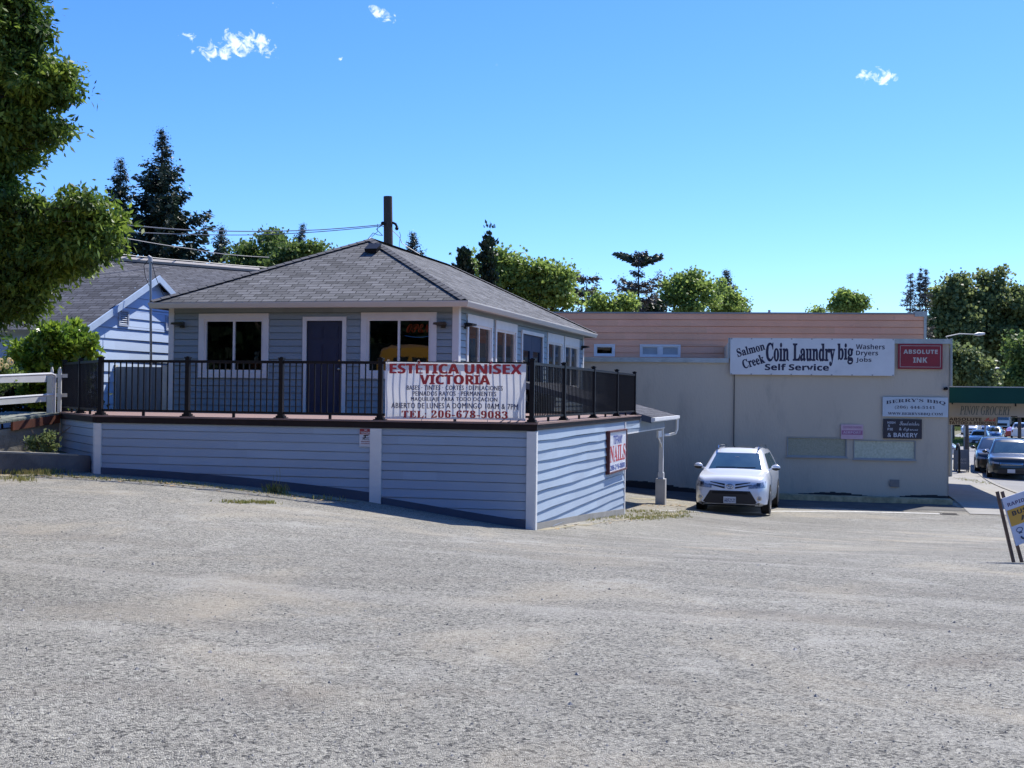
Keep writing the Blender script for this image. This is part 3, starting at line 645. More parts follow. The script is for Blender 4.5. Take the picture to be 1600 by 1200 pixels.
for F, a0, a1, zb in ((FDf, -.115, .022, -.62), (FDs, -.022, .07, -.6), (FDf, -2.66, -2.47, -.28), (FDf, -WF - .02, -WF + .10, .08), (FDl, LCH - .1, LCH + .02, .1), (FDl, -.02, .06, .35), (FDs, 7.56, 7.64, -1.1)):
    MB().fbox(F, a0, a1, 0, .036 if F is FDs else .040, zb - .1, DZ - .13).build('corner_board', M_TRIM, deck)
M = MB()   # base board following the sloping ground
def gl(F, a): p = F(a, 0, 0); return gz(p.x, p.y)
def baseboard(F, a0, a1, h0, h1, n=12, o=.03):
    for i in range(n):
        x0, x1 = a0 + (a1 - a0) * i / n, a0 + (a1 - a0) * (i + 1) / n; z0, z1 = gl(F, x0), gl(F, x1); t0 = h0 + (h1 - h0) * i / n; t1 = h0 + (h1 - h0) * (i + 1) / n
        M.hexa([F(x0, o, z0 - .15), F(x1, o, z1 - .15), F(x1, -.02, z1 - .15), F(x0, -.02, z0 - .15), F(x0, o, z0 + t0), F(x1, o, z1 + t1), F(x1, -.02, z1 + t1), F(x0, -.02, z0 + t0)])
baseboard(FDf, -WF + .1, -2.67, .11, .15); M.build('base_board', M_BASE, deck); M = MB(); baseboard(FDf, -2.46, -.12, .10, .13); 
M.build('base_board', M_BASE, deck)
M = MB(); baseboard(FDs, .07, 7.55, .10, .13); M.build('concrete_footing', M_CONC, deck)
# railing
def baluster_bay(F, a0, a1, zd=DZ, top=.94):
    M = MB(); zt = zd + top
    M.fbox(F, a0, a1, -.085, -.040, zt - .045, zt)
    bay = M.build('top_rail', M_BLACK, deck); MB().fbox(F, a0, a1, -.080, -.045, zd + .075, zd + .11).build('bottom_rail', M_BLACK, bay)
    n = max(1, round((a1 - a0) / .108)); M = MB()
    for k in range(1, n):
        a = a0 + (a1 - a0) * k / n; M.fbox(F, a - .009, a + .009, -.0715, -.0535, zd + .11, zt - .045)
    M.fbox(F, (a0 + a1) / 2 - .02, (a0 + a1) / 2 + .02, -.08, -.045, zd, zd + .075)
    M.build('baluster', M_BLACK, bay)
def post(F, a, zd=DZ, top=.99, w=.035):
    M = MB(); n0 = -.0625; M.fbox(F, a - w, a + w, n0 - w, n0 + w, zd, zd + top - .02); M.fbox(F, a - w - .012, a + w + .012, n0 - w - .012, n0 + w + .012, zd + top - .02, zd + top)
    for k, (h, e) in enumerate(((.02, .055), (.05, .03), (.075, .012))): M.fbox(F, a - w - e, a + w + e, n0 - w - e, n0 + w + e, zd + (0, .02, .05)[k], zd + h)
    M.fbox(F, a - w * .6, a + w * .6, n0 - w * .6, n0 + w * .6, zd + top, zd + top + .012)
    M.build('railing_post', M_BLACK, deck)
pf = [-WF + .02, -5.9, -4.23, -2.53, -.06]; psd = [2.17, 4.65, 7.03, 9.20]; plc = [.08, 1.55]
for a in pf: post(FDf, a)
for a in psd: post(FDs, a)
for a in plc: post(FDl, a)
for a, b in zip(pf, pf[1:]): baluster_bay(FDf, a + .04, b - .04)
for a, b in zip([.03] + psd, psd): baluster_bay(FDs, a + .04, b - .04)
baluster_bay(FDl, .12, 1.51); baluster_bay(FDl, 1.59, LCH - .06)

# ------------------------------------------------------------------ banner on the railing
M_BANW = mat('banner vinyl', (.80, .80, .82), .5, (.75, .755, .77), 1.5, .6, trans=.26)
ban = thing('shop_banner', 'white vinyl banner reading ESTETICA UNISEX VICTORIA tied to the deck railing', 'banner', FDf(-1.3, 0, 1.2))
def bwarp(a, n, z):
    t = (z - 1.2) / .9
    return a, n + .007 * math.sin(a * 7.3 + 1) * (1 - .5 * t) + .006 * math.sin(a * 3.1 + z * 5) + .006 * math.sin(z * 11 + a * 2), z + .012 * math.sin(a * 2.6 + 4.1) * (1 - t) * .6
M = MB(); M.grid(lambda u, v: FDf(*bwarp(-2.43 + 2.28 * u, -.012, 1.205 + (.895 - .02 * u) * v)), 60, 24); M.build('vinyl_sheet', M_BANW, ban, smooth=True)
M_RED = mat('red print', (.55, .035, .04), .5, (.42, .03, .04), 6, .5); M_NAVY = mat('navy print', (.02, .04, .13), .5)
M = MB()
def bl(M, s, x0, x1, y0, y1, **k):   # banner pixels -> frame
    fx = lambda x: -2.43 + (x - 597) / 223 * 2.28; fz = lambda y: 2.10 - (y - 567) / 88 * .895
    b = k.pop('bold', 0)
    for e, o in ((-b, -.006), (b, -.0052)) if b else ((0, -.006),): lettering(M, FDf, s, fx(x0) + e, fx(x1) + e, fz(y1), fz(y0), o, warp=bwarp, **k)
    if b and len(M.marks) > 1: M.marks.pop()      # the doubled stroke belongs to the same line
bl(M, 'ESTÉTICA UNÍSEX', 604, 813, 566.5, 585, style='sansbold', bold=.0075, gap=1.02); bl(M, 'VICTORIA', 653, 764, 586.5, 601.5, style='sansbold', bold=.0075, gap=1.02)
bl(M, 'TEL: 206-678-9083', 624, 792, 641.5, 653, style='serifbold', bold=.004, gap=1.12)
M.build('red_lettering', M_RED, ban)
M = MB(); bl(M, 'BASES · TINTES · CORTES · DEPILACIONES', 632, 784, 603, 610, bold=.0025, gap=1.12); bl(M, 'PEINADOS RAYOS · PERMANENTES', 642, 774, 612, 619, bold=.0025, gap=1.12)
bl(M, 'MAQUILLAJE PARA TODO OCACION', 639, 776, 621, 629, bold=.0025, gap=1.12); bl(M, 'ABIERTO DE LUNES A DOMINGO 10AM & 7PM', 607, 808, 630, 638.5, bold=.0025, gap=1.1)
M.build('blue_lettering', M_NAVY, ban)
M = MB()
for a in (-2.40, -1.9, -1.3, -.72, -.2):
    M.tube([FDf(a, -.0, 2.09), FDf(a, .0, 2.125), FDf(a + .01, -.06, 2.128), FDf(a + .01, -.10, 2.09)], .006, 5)
for a in (-1.82, -1.28, -.75): M.tube([FDf(a, -.0, 1.21), FDf(a, .01, 1.17), FDf(a + .03, -.02, 1.14), FDf(a - .02, .02, 1.12)], .005, 5)
for a, s in ((-.50, 1), (-.40, -1), (-.25, 1)): M.tube([FDf(a + .02, 0, 1.22), FDf(a - .02 * s, .01, 1.19), FDf(a - .09, .03, 1.15), FDf(a - .13, .02, 1.16)], .008, 5)
M.build('tie', mat('grey cord', (.30, .24, .22), .7), ban)

# ------------------------------------------------------------------ small signs on the skirting
ns = thing('warning_sign', 'small red and white NO TRESPASSING sign with camera symbol on the front skirting', 'sign', FDf(-2.75, 0, .8))
fa = lambda x: hit(FDf, x, 690)[0]; fz_ = lambda y: hit(FDf, 572, y)[1]
x0, x1 = fa(562.5), fa(582.5); zt, zb = fz_(669.5), fz_(698)
M = MB(); M.fbox(FDf, x0, x1, .022, .030, zb, zt); M.build('sign_plate', mat('sign white', (.62, .64, .68), .4), ns)
M = MB(); M.fbox(FDf, x0 + .005, x1 - .005, .0305, .033, zt - .092, zt - .004); lettering(M, FDf, 'PRIVATE PROPERTY', x0 + .03, x1 - .03, zb + .075, zb + .092, .033, bold=.02); lettering(M, FDf, '24 HOUR SURVEILLANCE', x0 + .03, x1 - .03, zb + .045, zb + .062, .033, bold=.02)
M.build('red_panel', mat('dark red print', (.30, .03, .04), .5), ns)
M = MB(); lettering(M, FDf, 'NO', x0 + .085, x1 - .085, zt - .040, zt - .012, .035, bold=.018); lettering(M, FDf, 'TRESPASSING', x0 + .02, x1 - .02, zt - .083, zt - .050, .035, bold=.018); M.build('white_lettering', mat('white print', (.7, .7, .7), .5), ns)
M = MB(); cx = (x0 + x1) / 2; M.hexa([FDf(cx - .045, .0305, zt - .125), FDf(cx + .045, .0305, zt - .112), FDf(cx + .045, .033, zt - .112), FDf(cx - .045, .033, zt - .125), FDf(cx - .035, .0305, zt - .105), FDf(cx + .045, .0305, zt - .098), FDf(cx + .045, .033, zt - .098), FDf(cx - .035, .033, zt - .105)])
M.fbox(FDf, cx - .02, cx + .0, .0305, .0325, zt - .15, zt - .118); M.fbox(FDf, cx - .05, cx - .015, .0305, .0325, zt - .16, zt - .148); lettering(M, FDf, 'THIS PROPERTY', x0 + .05, x1 - .05, zb + .135, zb + .150, .033, bold=.02); lettering(M, FDf, 'IS PROTECTED', x0 + .05, x1 - .05, zb + .110, zb + .125, .033, bold=.02)
M.build('camera_symbol', M_BLACK, ns)

nl = thing('nail_shop_sign', 'narrow framed TIFFANY NAILS sign on the sunlit side skirting', 'sign', FDs(6.5, 0, 0))
M = MB(); sa0, sa1, sz0, sz1 = 5.55, 7.50, .04, .905
M.fbox(FDs, sa0 + .03, sa1 - .03, .02, .075, sz0 + .03, sz1 - .03); M.build('sign_panel', mat('white sign panel', (.70, .71, .74), .35, (.62, .63, .68), 3, .5), nl)
M = MB(); M.fbox(FDs, sa0, sa1, .015, .095, sz1 - .035, sz1); M.fbox(FDs, sa0, sa1, .015, .095, sz0, sz0 + .035); M.fbox(FDs, sa0, sa0 + .05, .015, .0925, sz0 + .035, sz1 - .035); M.fbox(FDs, sa1 - .05, sa1, .015, .0925, sz0 + .035, sz1 - .035)
M.build('frame', mat('maroon frame', (.10, .02, .022), .5), nl)
M = MB(); lettering(M, FDs, 'TIFFANY', sa0 + .45, sa1 - .5, .62, .80, .078, 'sansbold', .008); lettering(M, FDs, '206-246-0880', sa0 + .15, sa1 - .2, .10, .21, .078, 'sansbold', .008); M.build('blue_lettering', mat('blue print', (.03, .07, .35), .5), nl)
M = MB(); lettering(M, FDs, 'NAILS', sa0 + .12, sa1 - .12, .26, .60, .078, 'serifbold', .012); M.build('red_lettering', M_RED, nl)

# ------------------------------------------------------------------ porch roof beyond the deck
por = thing('porch_roof', 'low lean-to porch roof with white gutter on a white post in a concrete pier', 'porch', FDs(13.2, .0, -1.2))
e0, e1 = 9.62, 13.75; eo = .27; zE = 1.12; zR = 1.93
M = MB(); roof_face(M, [FDs(e0, eo, zE), FDs(e1, eo, zE), FDs(e1, -2.9, zR), FDs(e0, -2.9, zR)], FDs(e0, eo, zE), FDs(e1, eo, zE)); roof_face(M, [FDs(e0, -2.9, zR - .05), FDs(e1, -2.9, zR - .05), FDs(e1, eo, zE - .05), FDs(e0, eo, zE - .05)], FDs(e0, eo, zE), FDs(e1, eo, zE)); M.build('shingles', M_SHING2, por)
M = MB(); M.hexa([FDs(e0 - .02, eo, zE - .14), FDs(e0 - .02, -2.9, zR - .14), FDs(e0, -2.9, zR - .14), FDs(e0, eo, zE - .14), FDs(e0 - .02, eo, zE + .01), FDs(e0 - .02, -2.9, zR + .01), FDs(e0, -2.9, zR + .01), FDs(e0, eo, zE + .01)])
M.hexa([FDs(e1, eo, zE - .14), FDs(e1, -2.9, zR - .14), FDs(e1 + .02, -2.9, zR - .14), FDs(e1 + .02, eo, zE - .14), FDs(e1, eo, zE + .01), FDs(e1, -2.9, zR + .01), FDs(e1 + .02, -2.9, zR + .01), FDs(e1 + .02, eo, zE + .01)]); M.build('rake_board', M_BASE, por)
M = MB(); M.fbox(FDs, e0 - .05, e1 + .03, eo, eo + .09, zE - .085, zE - .01); M.fbox(FDs, e0 - .05, e1 + .03, eo, eo + .06, zE - .11, zE - .085); M.build('gutter', M_WHITE, por)
M = MB(); M.fbox(FDs, 7.66, e1 - .35, -.10, .018, .80, 1.02); M.fbox(FDs, 9.5, e1 - .3, -.10, .035, 1.02, 1.10); M.build('beam', mat('blue beam paint', (.25, .31, .38), .6), por)
M = MB(); M.fbox(FDs, 7.66, e1 - .35, -.105, .024, .775, .80); M.build('beam_trim', M_TRIM, por)
M = MB(); ca_ = 13.2; M.fbox(FDs, ca_ - .055, ca_ + .055, -.09, .02, -.55, .78); M.fbox(FDs, ca_ - .075, ca_ + .075, -.11, .04, -.55, -.38); M.build('post', M_WHITE, por)
M = MB(); M.fbox(FDs, ca_ - .125, ca_ + .125, -.16, .09, -1.4, -.54); M.build('concrete_pier', mat('painted pier', (.48, .47, .45), .85, (.40, .39, .37), 3, .6, .2), por)
M = MB(); dp = [FDs(e1 - .15, eo + .045, zE - .09), FDs(e1 - .15, eo + .045, .74), FDs(e1 - .15, eo - .0, .64), FDs(e1 - .2, eo - .15, .60), FDs(ca_ + .06, .03, .60)]
M.tube(dp, .035, 8); M.build('downspout', M_WHITE, por, smooth=True)
M = MB(); M.fbox(FDs, ca_ - .62, ca_ - .06, -.075, -.02, .55, .72); M.tube([FDs(ca_ - .5, -.04, .55), FDs(ca_ - .25, .0, .38), FDs(ca_ - .06, -.03, .30)], .02, 6); M.build('bracket_lamp', M_WHITE, por)

# ------------------------------------------------------------------ laundry building
M_STUC = mat('taupe painted stucco', (.56, .485, .375), .9, (.50, .43, .335), .55, .6, .45, 22, grime=((.35, .305, .25), .9, .55), detail=7, stretch=(1, 1, .32))
M_COPE = mat('pale green coping paint', (.42, .46, .45), .7, (.33, .36, .34), 3, .9, grime=((.18, .19, .17), 5, .56), detail=7)
lau = thing('laundry_building', 'long taupe stucco commercial building with stepped parapet and signs', 'building', L0 + V3((-10, 5, -1.3)))
LW = 26.0; zg = -2.2
w1 = (-4.72, -2.96, -.16, .43); w2 = (-2.76, -.95, -.20, .375)
M = MB(); wallsheet(M, FL, -LW, 0, zg, 2.68, [w1, w2], th=.2); wallsheet(M, FL, -6.47, 0, 2.68, 3.30, th=.2)
Q = lambda a, n, z: FL(a, n, z)
D_ = -16.0
for f in ([Q(0, -.003, zg), Q(0, D_, zg), Q(0, D_, 3.3), Q(0, -.003, 3.3)], [Q(-LW, -.003, zg), Q(-LW, D_, zg), Q(-LW, D_, 2.68), Q(-LW, -.003, 2.68)],
          [Q(-LW, D_, zg), Q(0, D_, zg), Q(0, D_, 2.68), Q(-LW, D_, 2.68)], [Q(-6.47, -.003, 2.68), Q(-6.47, D_, 2.68), Q(-6.47, D_, 3.3), Q(-6.47, -.003, 3.3)]): M.face(f)
M.build('wall', M_STUC, lau)
M = MB(); M.face([Q(-LW, -.2, 2.62), Q(0, -.2, 2.62), Q(0, D_, 2.62), Q(-LW, D_, 2.62)]); M.build('flat_roof', mat('grey roll roofing', (.22, .22, .22), .9), lau)
M = MB(); M.fbox(FL, -LW, -6.50, -.25, .035, 2.66, 2.80, ); M.fbox(FL, -6.50, .05, -.25, .04, 3.28, 3.425); M.fbox(FL, -6.52, -6.46, -.25, .03, 2.8, 3.28); M.fbox(FL, -.15, .05, -16, -.25, 3.28, 3.42); M.build('coping', M_COPE, lau)
M = MB(); M.fbox(FL, -6.335, -6.305, 0, .02, -1.5, 2.3); M.build('joint_strip', mat('dark joint', (.10, .09, .08), .8), lau)
M_OBS = mat('obscured pale green glass', (.30, .32, .25), .18, (.24, .26, .19), 25, 1.0, .3, 60, spec=.7); M_OBS2 = mat('bright obscured glass', (.52, .55, .43), .2, (.42, .45, .34), 18, 1.0, .3, 60)
for w, g in ((w1, M_OBS), (w2, M_OBS2)):
    M = MB(); a0, a1, z0, z1 = w
    for b in ((a0, a1, z1 - .03, z1), (a0, a1, z0, z0 + .03), (a0, a0 + .03, z0 + .03, z1 - .03), (a1 - .03, a1, z0 + .03, z1 - .03)): M.fbox(FL, b[0], b[1], -.10, -.015, b[2], b[3])
    M.fbox(FL, a0 - .03, a1 + .03, -.02, .035, z0 - .035, z0)
    f = M.build('window', mat('weathered frame', (.36, .38, .38), .6), lau)
    MB().fbox(FL, a0 + .03, a1 - .03, -.09, -.06, z0 + .03, z1 - .03).build('pane', g, f)
M = MB(); M.fbox(FL, -1.70, -1.42, 0, .02, -1.02, -.80); 
for k in range(5): M.fbox(FL, -1.67, -1.45, .02, .03, -.99 + k * .04, -.97 + k * .04)
M.build('wall_vent', mat('taupe vent', (.27, .25, .23), .8), lau)
M = MB(); M.fbox(FL, -.17, -.07, 0, .06, 1.90, 1.98); M.ball(FL(-.10, .09, 1.95), .05); M.build('security_light', M_BLACK, lau)
# wall's cast shade painted on the pavement, cracked dark tar line at the wall foot, then the mossy kerb
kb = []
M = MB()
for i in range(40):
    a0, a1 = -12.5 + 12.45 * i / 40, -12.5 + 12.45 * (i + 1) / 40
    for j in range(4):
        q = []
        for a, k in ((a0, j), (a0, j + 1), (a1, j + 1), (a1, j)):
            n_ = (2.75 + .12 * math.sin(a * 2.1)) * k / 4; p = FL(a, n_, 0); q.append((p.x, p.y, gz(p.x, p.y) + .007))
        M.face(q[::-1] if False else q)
prop(M.build('shade_pavement', mat('wall shade asphalt', (.055, .053, .05), .9, (.09, .086, .08), 2.5, .8, .4, 40)), kind='structure')
M = MB()
rnd = random.Random(5)
for i in range(80):
    a0 = -12.5 + i * 12.5 / 80; a1 = a0 + 12.5 / 80; p = FL(a0, 0, 0); z = gz(p.x, p.y - .3); h = .17 + .05 * math.sin(i * .35) + rnd.uniform(-.012, .012)
    M.fbox(FL, a0, a1, 0, .012, z - .1, z + h)
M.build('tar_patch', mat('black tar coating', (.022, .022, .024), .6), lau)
kerb = thing('parking_kerb', 'mossy concrete kerb running along the foot of the taupe wall', 'kerb', FL(-2.6, .5, -1.4))
M = MB(); n = 22
for i in range(n):
    a0 = -5.4 + 5.35 * i / n; a1 = -5.4 + 5.35 * (i + 1) / n; z0 = gz(*FL(a0, .5, 0).xy); z1 = gz(*FL(a1, .5, 0).xy)
    M.hexa([FL(a0, .78, z0 - .1), FL(a1, .78, z1 - .1), FL(a1, .35, z1 - .1), FL(a0, .35, z0 - .1), FL(a0, .74, z0 + .15), FL(a1, .74, z1 + .15), FL(a1, .35, z1 + .16), FL(a0, .35, z0 + .16)])
M.build('kerb_stone', mat('mossy concrete', (.50, .39, .22), .95, (.30, .24, .13), 4, 1.0, .5, 30, grime=((.42, .36, .16), 3, .60), detail=7), kerb)

# signs on the laundry wall ------------------------------------------------------
def wall_sign(name, label, px, mt, th=.03, cat='sign', off=0):
    (a0, z1), (a1, z0) = hit(FL, px[0], px[1]), hit(FL, px[2], px[3])
    t = thing(name, label, cat, FL((a0 + a1) / 2, 0, z0)); MB().fbox(FL, a0, a1, .004 + off, off + th, z0, z1).build('sign_panel', mt, t); return t, a0, a1, z0, z1
M_SBLUE = mat('faded white sign', (.68, .69, .69), .45, (.61, .62, .62), 2.0, .7, grime=((.36, .40, .45), 2.2, .64), detail=6)
M_INK = mat('indigo black print', (.018, .016, .05), .5)
t, a0, a1, z0, z1 = wall_sign('laundry_sign', 'long white Salmon Creek Coin Laundry banner sign on the parapet', (1141, 528.5, 1396.5, 587.5), M_SBLUE, .04, off=.045)
LX = lambda x: a0 + (a1 - a0) * (x - 1141) / 255.5; LZ = lambda y: z1 - (z1 - z0) * (y - 528.5) / 59
M = MB()
def ll(s, x0, x1, y0, y1, **k): lettering(M, FL, s, LX(x0), LX(x1), LZ(y1), LZ(y0), .088, **k)
# zoom1 px -> source px: x/4.444+1130, y/4.45+520
zx = lambda x: x / 4.444 + 1130; zy = lambda y: y / 4.45 + 520
ll('Salmon', zx(92), zx(292), zy(88), zy(150), style='serifbold', bold=.02, rot=.27); ll('Creek', zx(132), zx(290), zy(172), zy(240), style='serifbold', bold=.02, rot=.30)
ll('Coin', zx(298), zx(460), zy(68), zy(206), style='serifbold', bold=.025); ll('Laundry', zx(486), zx(778), zy(73), zy(235), style='serifbold', bold=.025); ll('big', zx(794), zx(903), zy(70), zy(222), style='serifbold', bold=.025)
ll('Self Service', zx(292), zx(737), zy(220), zy(268), style='sansbold', bold=.018); ll('Washers', zx(921), zx(1118), zy(75), zy(112), style='sansbold'); ll('Dryers', zx(922), zx(1073), zy(122), zy(166), style='sansbold'); ll('Jobs', zx(922), zx(1028), zy(171), zy(210), style='sansbold')
M.build('lettering', M_INK, t)
M = MB()
for i in range(9):
    for z in (z0 + .015, z1 - .015): M.fbox(FL, a0 + .02 + (a1 - a0 - .08) * i / 8, a0 + .06 + (a1 - a0 - .08) * i / 8, .085, .095, z - .02, z + .02)
M.build('fastener', mat('dull zinc', (.4, .4, .4), .5, metal=.8), t)

M_CRIM = mat('crimson sign board', (.26, .012, .025), .5, (.21, .012, .022), 3, .6)
t, a0, a1, z0, z1 = wall_sign('tattoo_shop_sign', 'crimson ABSOLUTE INK sign at the top right of the taupe wall', (1403, 537, 1472, 577), M_CRIM, .05)
M = MB(); e = .055
for b in ((a0 + e, a1 - e, z1 - e - .012, z1 - e), (a0 + e, a1 - e, z0 + e, z0 + e + .012), (a0 + e, a0 + e + .012, z0 + e, z1 - e), (a1 - e - .012, a1 - e, z0 + e, z1 - e)): M.fbox(FL, b[0], b[1], .05, .053, b[2], b[3])
w_ = a1 - a0; h_ = z1 - z0
lettering(M, FL, 'ABSOLUTE', a0 + w_ * .12, a0 + w_ * .89, z0 + h_ * .60, z0 + h_ * .77, .054, 'sansbold', .02, gap=1.1); lettering(M, FL, 'INK', a0 + w_ * .34, a0 + w_ * .66, z0 + h_ * .25, z0 + h_ * .46, .054, 'sansbold', .02, gap=1.05)
M.build('lettering', mat('dull silver paint', (.50, .47, .44), .5), t)

t, a0, a1, z0, z1 = wall_sign('barbecue_sign', "pale blue BERRY'S BBQ sign with phone number above the bakery sign", (1379, 620, 1481, 652), mat('pale blue sign board', (.52, .58, .62), .45, (.47, .53, .57), 2, .5), .03)
M = MB(); w_ = a1 - a0; h_ = z1 - z0; ac_ = (a0 + a1) / 2
def arch(a, n, z): return a, n, z - .55 * ((a - ac_) / w_) ** 2 * h_ * 1.2
lettering(M, FL, "BERRY'S BBQ", a0 + w_ * .05, a0 + w_ * .96, z0 + h_ * .72, z0 + h_ * .93, .034, 'serifbold', 0, warp=arch); lettering(M, FL, '(206) 444-5141', a0 + w_ * .185, a0 + w_ * .80, z0 + h_ * .37, z0 + h_ * .56, .034, 'serifbold', 0, gap=1.1); lettering(M, FL, 'WWW.BERRYSBBQ.COM', a0 + w_ * .08, a0 + w_ * .92, z0 + h_ * .06, z0 + h_ * .22, .034, 'serifbold', 0)
M.build('lettering', M_INK, t)

t, a0, a1, z0, z1 = wall_sign('bakery_sign', 'black HIGH 5 PIE and bakery sign beneath the pale blue sign', (1380, 654.5, 1440, 686), mat('black sign board', (.014, .014, .026), .4, (.02, .02, .035), 3, .5), .03)
M = MB(); w_ = a1 - a0; h_ = z1 - z0
for s, x0, x1, y0, y1, st in (('HIGH', .11, .31, .76, .88, 'sansbold'), ('5', .12, .17, .59, .71, 'sansbold'), ('PIE', .11, .25, .42, .54, 'sansbold'), ('Sandwiches', .42, .93, .68, .90, 'script'), ('& Espresso', .41, .90, .36, .58, 'script'), ('& BAKERY', .11, .89, .08, .30, 'sansbold')):
    lettering(M, FL, s, a0 + w_ * x0, a0 + w_ * x1, z0 + h_ * y0, z0 + h_ * y1, .034, st)
M.build('lettering', mat('chalk white paint', (.55, .57, .62), .5), t)

t, a0, a1, z0, z1 = wall_sign('notice_sign', 'small faded pink parking notice above the green windows', (1314, 663, 1348.5, 686.5), mat('faded pink board', (.55, .36, .42), .6, (.60, .43, .48), 6, .8), .02)
M = MB(); w_ = a1 - a0; h_ = z1 - z0; M.fbox(FL, a0 + .03 * w_, a1 - .03 * w_, .021, .023, z0 + h_ * .30, z0 + h_ * .60); lettering(M, FL, 'CUSTOMER PARKING', a0 + w_ * .08, a1 - w_ * .08, z0 + h_ * .74, z0 + h_ * .88, .023, 'sansbold')
M.build('pink_band', mat('rose print', (.40, .16, .27), .6), t)
M = MB(); lettering(M, FL, 'AIRPORT', a0 + w_ * .1, a1 - w_ * .1, z0 + h_ * .38, z0 + h_ * .54, .025, 'sansbold'); M.build('lettering', mat('pale pink print', (.62, .48, .58), .6), t)

# ------------------------------------------------------------------ dusty pink building behind
pnk = thing('pink_building', 'dusty pink sided building with flat roof rising behind the taupe wall', 'building', FP(-10, -5, -1.3))
M_PINK = mat('dusty pink siding', (.86, .44, .27), .8, (.77, .39, .24), .8, .9, .2, 40, island=.05, grime=((.22, .14, .12), 1.2, .62), detail=6)
pws = [(-10.83, -10.12, 2.94, 3.36), (-9.28, -8.60, 2.93, 3.36), (-8.60, -7.92, 2.93, 3.36)]
M = MB(); siding(M, FP, -26, .02, 2.3, 4.42, .225, pws, seed=21, lap=.020, jit=.003, gap=.013); M.build('lap_siding', M_PINK, pnk)
M = MB(); wallsheet(M, FP, -26, .02, -1.5, 4.42, pws); PQ = FP
for f in ([PQ(.02, 0, -1.5), PQ(.02, -11, -1.5), PQ(.02, -11, 4.42), PQ(.02, 0, 4.42)], [PQ(-26, 0, 4.40), PQ(.02, 0, 4.40), PQ(.02, -11, 4.40), PQ(-26, -11, 4.40)], [PQ(-26, -11, -1.5), PQ(.02, -11, -1.5), PQ(.02, -11, 4.42), PQ(-26, -11, 4.42)], [PQ(-26, 0, -1.5), PQ(-26, -11, -1.5), PQ(-26, -11, 4.42), PQ(-26, 0, 4.42)]): M.face(f)
M.build('wall', mat('plain dusty wall', (.30, .20, .175), .9), pnk)
M = MB(); M.fbox(FP, -26, .04, -.1, .035, 4.40, 4.455); M.build('roof_edge', mat('grey metal edge', (.26, .27, .27), .5), pnk)
M = MB(); M.fbox(FP, -.32, .07, -.3, .05, 4.33, 4.50); M.fbox(FP, -.03, .05, -.02, .04, 2.6, 4.33); M.build('corner_trim', M_COPE, pnk)
M = MB(); M.fbox(FP, -4.95, -4.87, -1.2, -1.12, 4.4, 4.62); M.build('roof_pipe', M_COPE, pnk)
w = add_window(pnk, FP, *pws[0], tw=.06, two=False, trim=M_WHITE)
for o in pws[1:]: add_window(pnk, FP, *o, tw=.05, two=False, trim=M_WHITE, glass=mat('whitened pane', (.36, .40, .42), .3))

# ------------------------------------------------------------------ canopy over the pavement
can = thing('pavement_canopy', 'dark green canopy over the pavement beyond the taupe building', 'canopy', (6, 44, 1))
FC = Fr((4.72, 38.1), U)
M = MB(); z0c, z1c = 1.52, 2.0
M.fbox(FC, 0, 2.75, -.06, 0, z0c, z1c)
FCs = Fr((4.72 + 2.75, 38.16), VV); M.fbox(FCs, 0, 14, -.06, 0, z0c, z1c)
M.build('fascia', mat('dark teal painted metal', (.002, .048, .038), .5, (.003, .055, .044), 1.5, .5, spec=.2), can)
M = MB(); M.face([FC(0, -.01, z1c - .02), FC(2.74, -.01, z1c - .02), FC(3.37, -14, z1c - .02), FC(.6, -14, z1c - .02)]); M.face([FC(0, -.07, z0c + .05), FC(2.70, -.07, z0c + .05), FC(3.3, -14, z0c + .05), FC(.6, -14, z0c + .05)]); M.build('canopy_roof', mat('weathered metal sheet', (.2, .22, .21), .6), can)
M = MB(); M.fbox(FC, -.02, 2.78, -.08, .02, z1c, z1c + .03); M.build('edge_trim', mat('pale trim strip', (.45, .46, .44), .6), can)
def hang_sign(name, label, x0, y0, x1, y1, dist, mt, drop):
    F = Fr((4.72, dist), U); (a0, z1), (a1, z0) = hit(F, x0, y0), hit(F, x1, y1); t = thing(name, label, 'sign', F((a0 + a1) / 2, 0, z0)); MB().fbox(F, a0, a1, -.05, 0, z0, z1).build('sign_panel', mt, t); return t, F, a0, a1, z0, z1
M_BEIG = mat('beige sign board', (.40, .35, .29), .6, (.36, .31, .26), 3, .5)
t, F, a0, a1, z0, z1 = hang_sign('grocery_sign', 'beige PINOY GROCERY sign hanging under the green canopy', 1479, 628, 1612, 652.5, 38.9, M_BEIG, 0)
M = MB(); fx = lambda x: a0 + (a1 - a0) * (x - 1479) / 133; fz2 = lambda y: z1 - (z1 - z0) * (y - 628) / 24.5
lettering(M, F, 'PINOY GROCERY', fx(1500), fx(1580), fz2(649.5), fz2(634), .003, 'serifital', .004); M.build('lettering', mat('grey green print', (.10, .12, .12), .5), t)
M = MB(); M.fbox(F, fx(1580), fx(1590), .001, .004, fz2(652.0), fz2(650.5)); M.fbox(F, fx(1487), fx(1489), -.03, .03, fz2(632), fz2(626)); M.fbox(F, fx(1586), fx(1588), -.03, .03, fz2(634), fz2(626)); M.build('hanger', M_BLACK, t)
t, F, a0, a1, z0, z1 = hang_sign('piercing_sign', 'beige ABSOLUTE INK TATTOO & PIERCING sign below the grocery sign', 1479, 650, 1557.5, 665, 40.6, M_BEIG, 0)
fx = lambda x: a0 + (a1 - a0) * (x - 1479) / 78.5; fz2 = lambda y: z1 - (z1 - z0) * (y - 650) / 15
